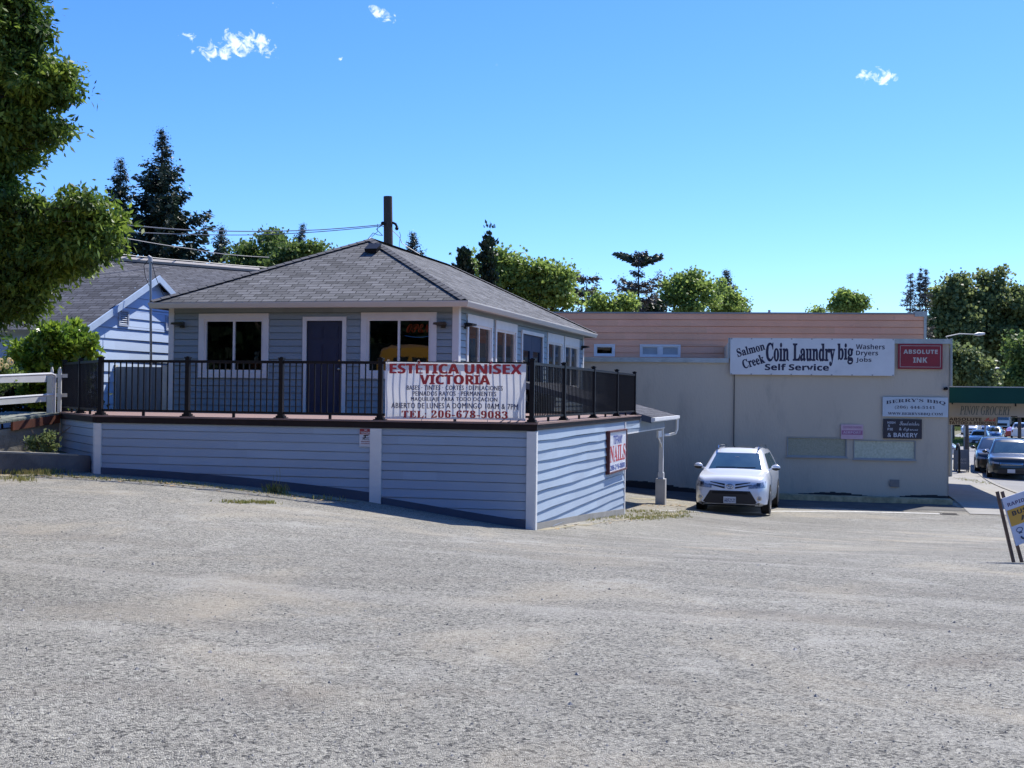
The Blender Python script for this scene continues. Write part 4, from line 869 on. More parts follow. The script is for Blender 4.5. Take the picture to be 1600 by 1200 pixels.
M = MB(); lettering(M, F, 'TATTOO & PIERCING', fx(1483), fx(1556), fz2(663.8), fz2(658.6), .003, 'sansbold', .01); lettering(M, F, 'ABSOLUTE', fx(1483), fx(1534), fz2(657.8), fz2(652.5), .003, 'sansbold', .008); M.build('black_lettering', mat('maroon black print', (.035, .015, .015), .5), t)
M = MB(); lettering(M, F, 'Ink', fx(1538), fx(1556), fz2(658), fz2(652), .003, 'script', .01); M.build('red_lettering', M_RED, t)
M = MB()
for a in (fx(1486), fx(1552)): M.fbox(F, a - .01, a + .01, -.03, -.02, z1, 1.55)
M.build('hanger', M_BLACK, t)

# ------------------------------------------------------------------ neighbour's blue house
nb = thing('blue_house', 'light blue lap sided house with grey shingle gable roof left of the salon', 'house', (-18, 27, .4))
M_NB = mat('light blue house paint', (.54, .66, .86), .6, (.49, .61, .80), 1.5, .5, .1, 40, island=.04, grime=((.28, .34, .42), 3, .68))
gA, gz_, g0, g1 = 2.42, 4.16, 0.0, 4.84; ne = 2.95
def gab(z): return (g0, g1) if z <= ne else (g0 + (z - ne) / (gz_ - ne) * gA, g1 - (z - ne) / (gz_ - ne) * gA)
M = MB(); siding(M, FN, g0, g1, .3, gz_, .24, [(.95 + .12, .95 + .5, 3.02, 3.38), (2.95, 3.33, 3.02, 3.38)], gable=gab, seed=31, lap=.026, jit=.004); M.build('lap_siding', M_NB, nb)
M = MB(); M.face([FN(g0, -.01, .2), FN(g1, -.01, .2), FN(g1, -.01, ne), FN(gA, -.01, gz_), FN(g0, -.01, ne)]); M.face([FN(g0, -.01, .2), FN(g0, -9, .2), FN(g0, -9, ne), FN(g0, -.01, ne)]); M.face([FN(g1, -.01, .2), FN(g1, -9, .2), FN(g1, -9, ne), FN(g1, -.01, ne)]); M.build('wall', M_NB, nb)
M = MB(); ovg = .16; dz = .10
def gr(a, n, up=0): # point on the gable roof
    t = a if a <= gA else g1 - a; return FN(a, n, ne + t / gA * (gz_ - ne) + dz + up)
for e0_, e1_ in ((-.38, gA), (g1 + .38, gA)):
    roof_face(M, [gr(e0_, -9), gr(e0_, ovg), gr(e1_, ovg), gr(e1_, -9)] if e0_ < 0 else [gr(e0_, ovg), gr(e0_, -9), gr(e1_, -9), gr(e1_, ovg)], gr(e0_, -9) if e0_ < 0 else gr(e0_, ovg), gr(e0_, ovg) if e0_ < 0 else gr(e0_, -9))
M.build('gable_roof', M_SHING2, nb)
M = MB()
for e0_, e1_ in ((-.40, gA), (g1 + .40, gA)):
    M.hexa([gr(e0_, ovg + .03, -.16), gr(e1_, ovg + .03, -.16), gr(e1_, ovg, -.16), gr(e0_, ovg, -.16), gr(e0_, ovg + .03, -.0), gr(e1_, ovg + .03, 0), gr(e1_, ovg, 0), gr(e0_, ovg, 0)])
M.build('barge_board', mat('pale blue trim', (.50, .62, .78), .6), nb)
for a0v in (1.07, 2.95):
    M = MB(); M.fbox(FN, a0v, a0v + .38, 0, .045, 3.02, 3.06); M.fbox(FN, a0v, a0v + .38, 0, .045, 3.34, 3.38); M.fbox(FN, a0v, a0v + .04, 0, .045, 3.06, 3.34); M.fbox(FN, a0v + .34, a0v + .38, 0, .045, 3.06, 3.34)
    for k in range(6): M.hexa([FN(a0v + .04, .035, 3.065 + k * .046), FN(a0v + .34, .035, 3.065 + k * .046), FN(a0v + .34, 0, 3.095 + k * .046), FN(a0v + .04, 0, 3.095 + k * .046), FN(a0v + .04, .038, 3.072 + k * .046), FN(a0v + .34, .038, 3.072 + k * .046), FN(a0v + .34, .003, 3.102 + k * .046), FN(a0v + .04, .003, 3.102 + k * .046)])
    M.build('gable_vent', M_NB if False else mat('vent paint', (.52, .58, .68), .6), nb)
# low box vent on the near roof slope
p = at(165, 441, 27.4); M = MB(); FVn = Fr((p.x, p.y), U); M.hexa([FVn(-.2, .2, 3.80), FVn(.2, .2, 3.80), FVn(.2, -.12, 3.95), FVn(-.2, -.12, 3.95), FVn(-.2, .22, 3.98), FVn(.2, .22, 3.98), FVn(.2, -.1, 4.08), FVn(-.2, -.1, 4.08)]); M.build('roof_vent', mat('galvanised vent', (.42, .42, .42), .5), nb)
# taller main roof behind, its ridge running away to the right
A, B = at(120, 407, 33), at(392, 424, 37.5); dr_ = (B - A); dr_.z = 0; dr_.normalize(); dn_ = V3((dr_.y, -dr_.x, 0))
B = B + dr_ * .3; A = A - dr_ * 4; zr_ = (A.z + B.z) / 2
A.z = at(120, 407, 33).z + (at(120, 407, 33).z - B.z) * .0; 
ea, eb = A + dn_ * 5.2 - V3((0, 0, 2.3)), B + dn_ * 5.2 - V3((0, 0, 2.3)) + dr_ * 3.2
M = MB(); roof_face(M, [ea, eb, B, A], ea, eb); bk_a, bk_b = A - dn_ * 4 - V3((0, 0, 2.0)), B - dn_ * 4 - V3((0, 0, 2.0)) + dr_ * 3; roof_face(M, [bk_b, bk_a, A, B], bk_b, bk_a); roof_face(M, [eb, bk_b, B], eb, bk_b)
mr = M.build('main_roof', M_SHING2, nb)
M = MB(); M.tube([A + V3((0, 0, .07)), B + V3((0, 0, .07))], .075, 6); M.build('ridge_cap', mat('pale ridge metal', (.45, .40, .36), .7), mr)
M = MB(); q = [ea - dn_ * .4, eb - dn_ * .4 - dr_ * .4, bk_b + dn_ * .4 - dr_ * .4, bk_a + dn_ * .4]
for i in range(4):
    a, b = q[i], q[(i + 1) % 4]; M.face([V3((a.x, a.y, .2)), V3((b.x, b.y, .2)), V3((b.x, b.y, b.z + .15)), V3((a.x, a.y, a.z + .15))])
M.build('main_wall', M_NB, nb)

mast = thing('service_mast', 'thin galvanised service mast with weatherhead at the blue gable', 'mast', at(236, 562, 26.2))
pa, pb = at(236, 590, 26.4), at(235, 408, 26.4)
M = MB(); M.tube([pa, pb], .028, 8); M.build('pole', mat('galvanised pipe', (.38, .39, .40), .45, metal=.6), mast, smooth=True)
M = MB(); M.tube([pb - V3((0, 0, .02)), pb + V3((0, 0, .07)), pb + V3((-.05, 0, .1))], [.05, .05, .04], 8); M.build('weatherhead', mat('grey cap', (.5, .48, .46), .6), mast, smooth=True)
M = MB(); M.tube([pb + V3((-.05, 0, .04)), pb + V3((-.16, 0, -.1)), pb + V3((-.12, 0, -.35)), pb + V3((-.02, .05, -.6))], .008, 5); M.tube([pb + V3((.03, 0, .0)), pb + V3((.12, .02, -.35)), pb + V3((.3, .05, -.75)), pb + V3((.62, .1, -1.0))], .008, 5); M.build('drip_wire', M_BLACK, mast)

# ------------------------------------------------------------------ left corner: fence panel, picket fence, ramp, walls
fp = thing('privacy_panel', 'grey vinyl fence panel with white posts behind the deck railing', 'fence', (-13.2, 23.4, DZ - .1))
FFp = Fr((-14.2, 23.3), U); (f0, ft), (f1, _) = hit(FFp, 166, 570), hit(FFp, 262, 570)
M = MB(); M.fbox(FFp, f0 + .12, f1 - .10, -.04, -.01, .9, ft - .04)
for k in range(6): M.fbox(FFp, f0 + .14 + k * .17, f0 + .28 + k * .17, -.01, .0, .95, ft - .05)
M.build('panel', mat('grey panel vinyl', (.25, .27, .30), .6), fp)  # the panel's own even grey
for a in (f0, f0 + .14, f1 - .12, f1 - .02): MB().fbox(FFp, a, a + .10, -.09, .012, .8, ft).build('post', mat('cream fence post', (.80, .78, .70), .6), fp)
pk = thing('picket_fence', 'short white picket fence piece beside the black railing', 'fence', at(80, 655, 23))
M = MB(); FPk = Fr(at(60, 640, 22.55).xy, U); (k0, kz1), (k1, kz0) = hit(FPk, 79, 575), hit(FPk, 99, 645)
for x0_, x1_ in ((79.5, 83.5), (91, 96.5)):
    a0, a1 = hit(FPk, x0_, 600)[0], hit(FPk, x1_, 600)[0]; c = (a0 + a1) / 2
    M.fbox(FPk, a0, a1, 0, .02, kz0 - .6, kz1 - .05); M.hexa([FPk(a0, 0, kz1 - .05), FPk(a1, 0, kz1 - .05), FPk(a1, .02, kz1 - .05), FPk(a0, .02, kz1 - .05), FPk(c - .01, 0, kz1 + .02), FPk(c + .01, 0, kz1 + .02), FPk(c + .01, .02, kz1 + .02), FPk(c - .01, .02, kz1 + .02)])
M.build('picket', M_WHITE, pk); M = MB(); M.fbox(FPk, k0 - .1, k1 + .1, -.03, 0, kz1 - .18, kz1 - .11); M.fbox(FPk, k0 - .1, k1 + .1, -.03, 0, kz0 + .30, kz0 + .37); M.build('rail', M_WHITE, pk)

rp = thing('entrance_ramp', 'old wooden ramp with mossy boards on a stained concrete wall', 'ramp', (-14.5, 19.5, .3))
r_near, r_far = at(0, 659, 21.2), at(94, 644.5, 22.4); FR = Fr(r_near.xy, (r_far - r_near).xy); RL = (r_far - r_near).xy.length; zn, zf = r_near.z, r_far.z
sl = (zf - zn) / RL
M = MB(); M.fbox(FR, -2.5, RL, -1.3, .03, zn - .05 - 0 * sl, zn, za=None) if False else None
def rampbox(M, a0, a1, n0, n1, h0, h1): M.hexa([FR(a0, n1, zn + sl * a0 + h0), FR(a1, n1, zn + sl * a1 + h0), FR(a1, n0, zn + sl * a1 + h0), FR(a0, n0, zn + sl * a0 + h0), FR(a0, n1, zn + sl * a0 + h1), FR(a1, n1, zn + sl * a1 + h1), FR(a1, n0, zn + sl * a1 + h1), FR(a0, n0, zn + sl * a0 + h1)])
for k in range(24):
    a = -1.6 + k * (RL + 1.6) / 24; rampbox(M, a, a + (RL + 1.6) / 24 - .008, -1.35, .03, -.035, 0)
M.build('ramp_boards', mat('mossy ramp boards', (.26, .27, .25), .85, (.15, .17, .13), 4, .9, .3, 30), rp)
M = MB(); rampbox(M, .25, RL - .03, -.02, .035, -.19, -.036); M.build('side_beam', mat('red brown beam', (.20, .065, .035), .7, (.13, .045, .025), 6, .8), rp)
M = MB(); M.hexa([FR(-1.6, -.02, 0), FR(RL, -.02, 0), FR(RL, -.25, 0), FR(-1.6, -.25, 0), FR(-1.6, -.02, zn - 1.6 * sl - .1), FR(RL, -.02, zf - .19), FR(RL, -.25, zf - .19), FR(-1.6, -.25, zn - 1.6 * sl - .1)]); M.build('concrete_wall', mat('stained concrete wall', (.34, .32, .27), .9, (.22, .21, .19), 2.5, 1.0, .4, 25, grime=((.08, .08, .08), 1.6, .55), detail=7), rp)
hr = thing('white_handrail', 'white two bar handrail along the ramp at the left edge', 'handrail', at(85, 648, 22.2))
M = MB(); A1, A2, B1, B2, G = at(-60, 590, 20.6), at(86, 584, 22.2), at(-60, 627, 20.6), at(84, 616.5, 22.2), at(84.5, 645, 22.2)
M.tube([A1, A2 + (A1 - A2).normalized() * .08, A2 + V3((0, 0, -.03)), A2 + V3((0.0, 0, -.1)), G], .026, 8); M.tube([B1, B2], .024, 8); M.build('rail_tube', mat('glossy white paint', (.72, .72, .72), .35), hr, smooth=True)
M = MB()
M.hexa([A1 + V3((0, .05, -.10)), at(68, 592, 22.3) + V3((0, .05, -.06)), at(68, 592, 22.3) + V3((0, .09, -.06)), A1 + V3((0, .09, -.10)), A1 + V3((0, .05, -.02)), at(68, 586, 22.3) + V3((0, .05, 0)), at(68, 586, 22.3) + V3((0, .09, 0)), A1 + V3((0, .09, -.02))])
M.hexa([B1 + V3((0, .05, -.11)), at(68, 626, 22.3) + V3((0, .05, -.02)), at(68, 626, 22.3) + V3((0, .09, -.02)), B1 + V3((0, .09, -.11)), B1 + V3((0, .05, -.02)), at(68, 619, 22.3) + V3((0, .05, 0)), at(68, 619, 22.3) + V3((0, .09, 0)), B1 + V3((0, .09, -.02))])
M.build('board_rail', M_WHITE, hr)
pq = at(72, 645, 22.35); M = MB(); M.box(pq.x - .06, pq.x + .06, pq.y + .1, pq.y + .2, pq.z - .35, pq.z + .74); M.build('board_post', M_WHITE, hr)
M = MB(); kw0, kw1 = at(-70, 706, 18.9), at(141, 712, 20.2)
kw = thing('low_retaining_wall', 'low dark concrete retaining wall left of the deck skirting', 'wall', (kw0 + kw1) / 2)
FK = Fr(kw0.xy, (kw1 - kw0).xy); kl = (kw1 - kw0).xy.length
M.hexa([FK(0, 0, -.3), FK(kl, 0, -.3), FK(kl, -.18, -.3), FK(0, -.18, -.3), FK(0, 0, kw0.z), FK(kl, 0, kw1.z), FK(kl, -.18, kw1.z), FK(0, -.18, kw0.z)]); M.build('wall_block', mat('dark weathered concrete', (.15, .15, .15), .9, (.09, .09, .095), 2, .9, .3, 30), kw)
M = MB(); M.hexa([FK(0, .008, kw0.z + .002), FK(kl - .2, .008, kw1.z + .002), FK(kl - .2, -.19, kw1.z + .002), FK(0, -.19, kw0.z + .002), FK(0, .008, kw0.z + .03), FK(kl - .2, .008, kw1.z + .03), FK(kl - .2, -.19, kw1.z + .03), FK(0, -.19, kw0.z + .03)]); M.build('cap_stone', M_CONC, kw)
# raised soil bed behind it
M = MB(); s_ = [FK(0, -.15, kw0.z - .06), FK(kl, -.15, kw1.z - .06), V3((-13.3, 20.2, .42)), V3((-16.8, 20.2, .45))]; M.face(s_); M.face([V3((-17.5, 19.4, .5)), V3((-13.5, 20.1, .5)), V3((-13.0, 25, .6)), V3((-22, 25, .8))])
prop(M.build('soil_bed', M_SOIL), kind='structure')

# ------------------------------------------------------------------ vegetation
def npmesh(name, v, f, mt, parent=None, n=4):
    me = bpy.data.meshes.new(name); nv, nf = len(v), len(f)
    me.vertices.add(nv); me.vertices.foreach_set('co', v.astype(np.float32).ravel())
    me.loops.add(nf * n); me.loops.foreach_set('vertex_index', f.astype(np.int32).ravel())
    me.polygons.add(nf); me.polygons.foreach_set('loop_start', np.arange(0, nf * n, n, dtype=np.int32)); me.polygons.foreach_set('loop_total', np.full(nf, n, dtype=np.int32))
    me.update(calc_edges=True); me.materials.append(mt)
    o = bpy.data.objects.new(name, me); COL.objects.link(o)
    if parent is not None: o.parent = parent
    return o
def unit(a): return a / np.maximum(np.linalg.norm(a, axis=1, keepdims=True), 1e-9)
def leaf_quads(P, D, L, Wd, rng):
    """rhombus leaves at P pointing along D"""
    n = len(P); r = unit(rng.normal(size=(n, 3))); S = unit(np.cross(D, r)); L = L[:, None]; Wd = Wd[:, None]; Nn = np.cross(D, S)
    v = np.stack([P, P + D * L * .45 + S * Wd + Nn * L * .04, P + D * L, P + D * L * .45 - S * Wd + Nn * L * .04], 1).reshape(-1, 3)
    return v, np.arange(n * 4).reshape(n, 4)
def crown(blobs, ncl, per, leaf, spread, rng, aspect=.3, droop=.25, shell=.55, out=.7, nsub=9, sr=(.22, .26)):
    """leaf clusters through ellipsoid blobs (centre, radii), denser to the outside; returns leaf quads and cluster centres"""
    sub_ = []
    for c_, r_ in blobs:      # each lobe is itself a bunch of smaller lobes: ragged outline, gaps, light and dark clumps
        n_ = nsub; d_ = unit(rng.normal(size=(n_, 3))); q_ = .40 + .72 * rng.random(n_)
        for i in range(n_):
            s_ = sr[0] + sr[1] * rng.random(); sub_.append((tuple(np.array(c_) + d_[i] * np.array(r_) * q_[i]), tuple(np.array(r_) * s_)))
    blobs = sub_ if nsub else blobs
    vol = np.array([b[1][0] * b[1][1] * b[1][2] for b in blobs]) ** .75; pick = rng.choice(len(blobs), ncl, p=vol / vol.sum())
    c = np.array([b[0] for b in blobs], float)[pick]; rr = np.array([b[1] for b in blobs], float)[pick]
    d = unit(rng.normal(size=(ncl, 3))); q = (shell + (1 - shell) * rng.random(ncl)) ** 1.0; q = q * (1 + .16 * rng.normal(size=ncl) + (rng.random(ncl) < .14) * rng.random(ncl) * .7)
    C = c + d * rr * q[:, None]
    idx = np.repeat(np.arange(ncl), per); n = len(idx)
    od = unit(d[idx] * out + rng.normal(size=(n, 3)) * .55 + np.array([0, 0, -droop]))
    P = C[idx] + rng.normal(size=(n, 3)) * spread * np.array([1, 1, .55]) * (0.5 + rng.random(ncl))[idx][:, None]
    L = leaf * (.6 + .8 * rng.random(n)); v, f = leaf_quads(P, od, L, L * aspect, rng)
    return v, f, C
def leafmat(name, c1, c2, tr=.35, isl=.35, ns=1.2, spec=.35, rough=.5): return mat(name, c1, rough, c2, ns, .9, trans=tr, island=isl, spec=spec)
G_BIG = leafmat('ash leaf green', (.19, .29, .045), (.055, .11, .02), .45, .5)
G_BUSH = leafmat('glossy bush green', (.28, .40, .045), (.11, .21, .03), .5, .35, 2.5, .6, .3)
G_MID = leafmat('mid green leaves', (.17, .25, .06), (.09, .15, .045), .5)
G_LITE = leafmat('light green leaves', (.30, .40, .10), (.16, .25, .06), .55)
G_OLIVE = leafmat('olive green leaves', (.25, .30, .11), (.12, .165, .065), .5)
G_DARK = leafmat('dark cypress green', (.020, .042, .018), (.012, .028, .014), .2)
G_CON = leafmat('spruce needles', (.035, .062, .038), (.018, .038, .028), .12, .5, .8)
G_CON2 = leafmat('grey green needles', (.07, .10, .07), (.045, .065, .05), .15, .5, .8)
G_BROWN = leafmat('browned needles', (.13, .115, .095), (.08, .08, .065), .12, .5, .8)
G_BARK = mat('tree bark', (.10, .08, .065), .95, (.06, .05, .042), 6, .9, .6, 20)
TREES = []
def broad(name, label, base, top, blobs, mt, ncl, per, leaf, spread, seed, trunk_r=.22, group=None, aspect=.32, droop=.2, shell=.45, limbs=8, cat='tree', hub=None, nsub=9, sr=(.22, .26)):
    rng = np.random.default_rng(seed); t = thing(name, label, cat, base, group); b = np.array(base)
    v, f, C = crown(blobs, ncl, per, leaf, spread, rng, aspect, droop, shell, .7, nsub, sr)
    npmesh('crown', v - b, f, mt, t)
    M = MB(); B = V3(base); cz = max(bb[0][2] for bb in blobs)
    hub_ = V3(hub) if hub else V3((np.mean([bb[0][0] for bb in blobs]), np.mean([bb[0][1] for bb in blobs]), B.z + (min(bb[0][2] for bb in blobs) - B.z) * .75))
    mid = B.lerp(hub_, .5) + V3((.05, .03, 0)); M.tube([B - V3((0, 0, .2)), mid, hub_], [trunk_r * 1.25, trunk_r, trunk_r * .8], 8)
    for bb in blobs:
        c = V3(bb[0]); k = hub_.lerp(c, .5) + V3((rng.normal() * .15, rng.normal() * .15, abs(rng.normal()) * .2)); M.tube([hub_, k, c, c + V3((0, 0, bb[1][2] * .5))], [trunk_r * .6, trunk_r * .42, trunk_r * .25, .02], 6)
        for j in range(limbs):
            p = c + V3(unit(rng.normal(size=(1, 3)))[0] * np.array(bb[1])) * .85; s_ = c if j % 2 else k; m_ = s_.lerp(p, .5) + V3((0, 0, -.06 * (p - s_).length)); M.tube([s_, m_, p], [trunk_r * .2, trunk_r * .12, .008], 5, False)
    M.build('trunk', G_BARK, t, smooth=True); return t
def conifer(name, label, base, h, r, mt, seed, dens=1.0, bare=.12, power=.85, whorl=.42, tuft=.42, lean=0, group=None, tip=True, irregular=.25, profile=None, up=.15, nbr=8, aspect=.30, spread=.06):
    """trunk, whorled drooping boughs, and needle sprays hanging along each bough"""
    rng = np.random.default_rng(seed); t = thing(name, label, 'tree', base, group); B = np.array(base, float); M = MB()
    M.tube([V3((0, 0, -.3)), V3((0, 0, h * .5)), V3((0, 0, h * .97))], [r * .09 + .05, r * .055 + .03, .02], 7); Pn, Dn, Ln = [], [], []
    z = h * bare
    while z < h * .985:
        q = z / h; env = profile(q) if profile else (1 - q) ** power
        for k in range(nbr if q < .85 else 5):
            a = rng.random() * 2 * math.pi; L = r * env * (1 + irregular * rng.normal()); L = max(L, .03 * r)
            s = np.array([math.cos(a), math.sin(a), 0]); dr = -.22 - .18 * rng.random() + .5 * q; n = max(5, int(L / (tuft * .30) * dens) + 2); tt = (np.arange(n) + .5) / n * .93 + .07
            zz = z + dr * L * tt + up * L * tt ** 3 + rng.normal() * .03; pts = s[None] * (L * tt)[:, None]; pts[:, 2] = zz
            M.tube([V3((0, 0, z)), V3(tuple(pts[n // 2])), V3(tuple(pts[-1]))], [.012 * r + .012, .008 * r + .008, .006], 4, False)
            side = np.array([-s[1], s[0], 0])
            for sg in (-1, 1, 0):
                w = (1 - tt * .55) * L * .26
                m_ = n; P = pts + rng.normal(size=(m_, 3)) * spread; dd = s[None] * .75 + side[None] * sg * .85 + np.array([0, 0, -.35])[None] + rng.normal(size=(m_, 3)) * .28
                es = min(1, .28 + env * 2.2); Pn.append(P); Dn.append(dd); Ln.append(es * np.minimum(tuft * (.65 + .6 * rng.random(m_)), .25 + w + tuft * .4) if sg else es * tuft * (.6 + .5 * rng.random(m_)))
        z += whorl * (.6 + .8 * rng.random()) * (1.0 - .45 * q)
    P = np.concatenate(Pn); D = unit(np.concatenate(Dn)); L = np.concatenate(Ln); v, f = leaf_quads(P, D, L, L * aspect, rng)
    # second, finer layer so the sprays break up
    P2 = np.repeat(P, 2, 0) + rng.normal(size=(len(P) * 2, 3)) * tuft * .3; D2 = unit(np.repeat(D, 2, 0) + rng.normal(size=(len(P) * 2, 3)) * .5); L2 = np.repeat(L, 2) * .55
    v2, f2 = leaf_quads(P2, D2, L2, L2 * aspect, rng); npmesh('foliage', np.concatenate([v, v2]), np.concatenate([f, f2 + len(v)]), mt, t)
    M.build('trunk', G_BARK, t, local=True, smooth=True)
    if lean: t.rotation_euler = (0, lean, 0)
    return t
def blob(px, py, d, rx, rz, ry=None):   # radii given in pixels at that distance
    p = at(px, py, d); s = d / FPX; return ((p.x, p.y, p.z), (rx * s, (ry or (rx + rz) / 2) * s, rz * s))

# big ash leaning in from the left
base = at(-330, 700, 19.6); base.z = gz(base.x, base.y)
broad('ash_tree', 'large leafy green tree filling the top left corner, nearest the camera', tuple(base), 0,
      [blob(-90, 60, 19, 105, 100), blob(-5, 35, 18.6, 66, 55), blob(40, 122, 18.8, 60, 38), blob(88, 130, 18.8, 34, 24), blob(15, 180, 19.2, 62, 46), blob(70, 205, 19, 30, 22), blob(-60, 250, 19, 90, 60), blob(15, 245, 19.5, 50, 28),
       blob(30, 340, 19, 75, 36), blob(108, 335, 18.6, 55, 32), blob(150, 358, 18.8, 32, 22), blob(168, 345, 18.7, 16, 20), blob(90, 385, 19, 72, 34), blob(140, 392, 18.7, 34, 20), blob(20, 425, 19.2, 60, 42), blob(-50, 400, 19, 80, 70), blob(88, 420, 19.2, 38, 22), blob(22, 478, 19.4, 40, 24), blob(-30, 480, 19.4, 50, 40)],
      G_BIG, 3600, 40, .115, .12, 3, .11, aspect=.20, droop=.55, shell=.40, limbs=9, nsub=20, sr=(.16, .26), hub=tuple(at(-300, 300, 19.6)))
bb = at(92, 620, 23.7)
broad('round_bush', 'rounded bright green laurel bush in front of the blue house', (bb.x, bb.y, .45), 0, [blob(95, 546, 23.7, 46, 40), blob(72, 560, 23.6, 38, 40), blob(122, 556, 23.8, 24, 34), blob(65, 600, 23.8, 28, 28), blob(100, 600, 23.9, 32, 30)], G_BUSH, 1000, 24, .12, .055, 8, .06, aspect=.24, droop=-.15, shell=.62, limbs=4, cat='bush', nsub=18, sr=(.28, .14))
rb = at(8, 600, 21.8)
t = broad('rose_bush', 'rose bush with pale yellow blooms behind the handrail at the left edge', (rb.x, rb.y, .5), 0, [blob(5, 585, 21.8, 22, 22), blob(-25, 600, 21.8, 24, 24)], G_MID, 90, 18, .07, .07, 9, .02, shell=.4, limbs=3, cat='bush')
M = MB(); rnd = random.Random(2)
for x, y in ((3, 564), (0, 576), (16, 563), (19, 566), (3, 570), (12, 572), (-8, 590)):
    c = at(x, y, 21.55)
    for k in range(9):
        a = k * 2.4; q = c + V3((math.cos(a) * .018, -.01, math.sin(a) * .018)); e = V3((math.cos(a), -.5, math.sin(a))).normalized() * .045; s = V3((-math.sin(a), 0, math.cos(a))) * .028; M.face([q, q + e * .6 + s, q + e, q + e * .6 - s])
M.build('bloom', mat('pale yellow petals', (.75, .58, .22), .6, (.8, .7, .45), 12, .8, trans=.3), t)
sb = at(72, 706, 20.3); sb.z = .48
broad('weed_shrub', 'small leafy shrub growing against the ramp wall', tuple(sb), 0, [blob(62, 688, 20.3, 14, 14), blob(76, 697, 20.2, 12, 10), blob(52, 697, 20.3, 8, 8)], G_OLIVE, 60, 12, .07, .045, 12, .012, shell=.3, limbs=3, cat='shrub')
dk = at(-10, 600, 24.5)
broad('shade_foliage', 'dark foliage standing for the shade behind the handrail at the left edge', (dk.x, dk.y, .5), 0, [blob(-30, 600, 24.5, 50, 50), blob(30, 620, 24.8, 42, 42), blob(80, 645, 25, 40, 40), blob(140, 660, 25.2, 26, 40)], G_DARK, 520, 16, .12, .10, 10, .05, shell=.35, limbs=2, cat='shade_foliage')  # dark leaves added in place of the shaded neighbour porch

def tree_at(px, base_py, d): p = at(px, base_py, d); return (p.x, p.y, gz(p.x, p.y))
def con_px(name, label, px, top, wpx, d, mt, seed, **k):
    p = at(px, 600, d); z0 = gz(p.x, p.y); zt = at(px, top, d).z; q = k.pop('vis', .7)
    return conifer(name, label, (p.x, p.y, z0), zt - z0, wpx * d / FPX, mt, seed, **k)
con_px('spruce_tree', 'tallest dark spruce with broad sweeping boughs behind the blue house roof', 248, 198, 136, 52, G_CON, 21, bare=.04, power=1.02, whorl=.44, tuft=.38, nbr=8, dens=1.2, irregular=.30, aspect=.22, up=.30)
con_px('spruce_tree', 'slim dark conifer directly left of the tallest spruce', 183, 246, 64, 56, G_CON, 22, whorl=.34, tuft=.28, power=.8, irregular=.35, nbr=4, aspect=.24, up=.3)
con_px('spruce_tree', 'small grey green conifer right of the tallest spruce', 343, 350, 84, 66, G_CON2, 23, whorl=.34, tuft=.34, power=1.0, nbr=5, aspect=.24, irregular=.35, up=.3)
con_px('spruce_tree', 'pointed conifer top rising above the leafy trees left of the salon roof', 469, 347, 74, 78, G_CON2, 24, whorl=.34, tuft=.34, power=1.0, nbr=5, aspect=.24, irregular=.35, up=.3)
con_px('spruce_tree', 'small conifer peeking over the ridge right of the utility pole', 642, 359, 90, 74, G_CON2, 25, whorl=.34, tuft=.34, power=1.0, nbr=6, aspect=.24, irregular=.35, up=.3)
con_px('spruce_tree', 'thin sparse conifer right of the salon roof edge', 915, 429, 66, 66, G_BROWN, 26, whorl=.9, tuft=.30, power=.30, nbr=5, dens=.8, irregular=.4, aspect=.2)
con_px('spruce_tree', 'slender conifer top among light trees behind the pink building', 1133, 419, 78, 84, G_CON2, 27, whorl=.36, tuft=.38, power=.9, nbr=4, aspect=.24, irregular=.35, up=.3)
# dead-topped conifer with wing-like crown
p = at(996, 600, 66); z0 = gz(p.x, p.y); h_ = at(996, 392, 66).z - z0
def wing(q): return .45 if q > .965 else (.30 if q > .87 else (.85 if q > .55 else .6)) * (1.12 - .2 * q)
conifer('snag_conifer', 'tall half dead conifer with a flat wing shaped top', (p.x, p.y, z0), h_, 1.35, G_BROWN, 28, profile=wing, whorl=.72, tuft=.26, nbr=6, dens=.9, irregular=.25, up=.35, bare=.3, aspect=.2)
t = bpy.data.objects.get('snag_conifer'); rng = np.random.default_rng(77); Pn, Dn = [], []
for sx, ln, rise in ((-1, 1.25, .42), (1, 1.25, .20), (-1, .9, .3), (1, .8, .05)):
    for k in range(230):
        q = rng.random(); Pn.append((sx * ln * q, rng.normal() * .16, h_ * .955 + rise * q + rng.normal() * .10 * (1.25 - q) - .1)); Dn.append((sx * .8 + rng.normal() * .3, rng.normal() * .5, rng.normal() * .35))
P = np.array(Pn); D = unit(np.array(Dn)); L = .24 * (.6 + .8 * rng.random(len(P))); v, f = leaf_quads(P, D, L, L * .3, rng); npmesh('wing_top', v, f, G_CON2, t)
def cyp(label, px, top, w, d, seed):
    p = at(px, 600, d); z0 = gz(p.x, p.y); zt = at(px, top, d).z; r = w * d / FPX; zs_ = np.linspace(z0 + 1, zt - .4, 6)
    return broad('cypress_tree', label, (p.x, p.y, z0), 0, [((p.x, p.y, z), (r * (1 - .5 * ((z - z0) / (zt - z0)) ** 4), r, .9 + (zt - z0) * .08)) for z in zs_], G_DARK, 900, 18, .20, .09, seed, .15, droop=-1.1, shell=.5, limbs=1, nsub=12, sr=(.3, .25))
cyp('dark upright cypress nearest the salon ridge, left one of a pair', 722, 413, 13, 54, 31); cyp('dark upright cypress, taller right one of a pair behind the salon roof', 757, 408, 16, 54, 32)
def br(label, px, d, specs, mt, seed, ncl=260, per=16, leaf=.16, spread=.24, name='leafy_tree', **k):
    p = tree_at(px, 600, d); return broad(name, label, p, 0, [blob(x, y, d + dd, rx * .9, rz * .95) for x, y, rx, rz, dd in specs], mt, int(ncl * 1.7), int(per * 1.0), leaf, spread, seed, .13, aspect=.5, nsub=15, sr=(.14, .28), **k)
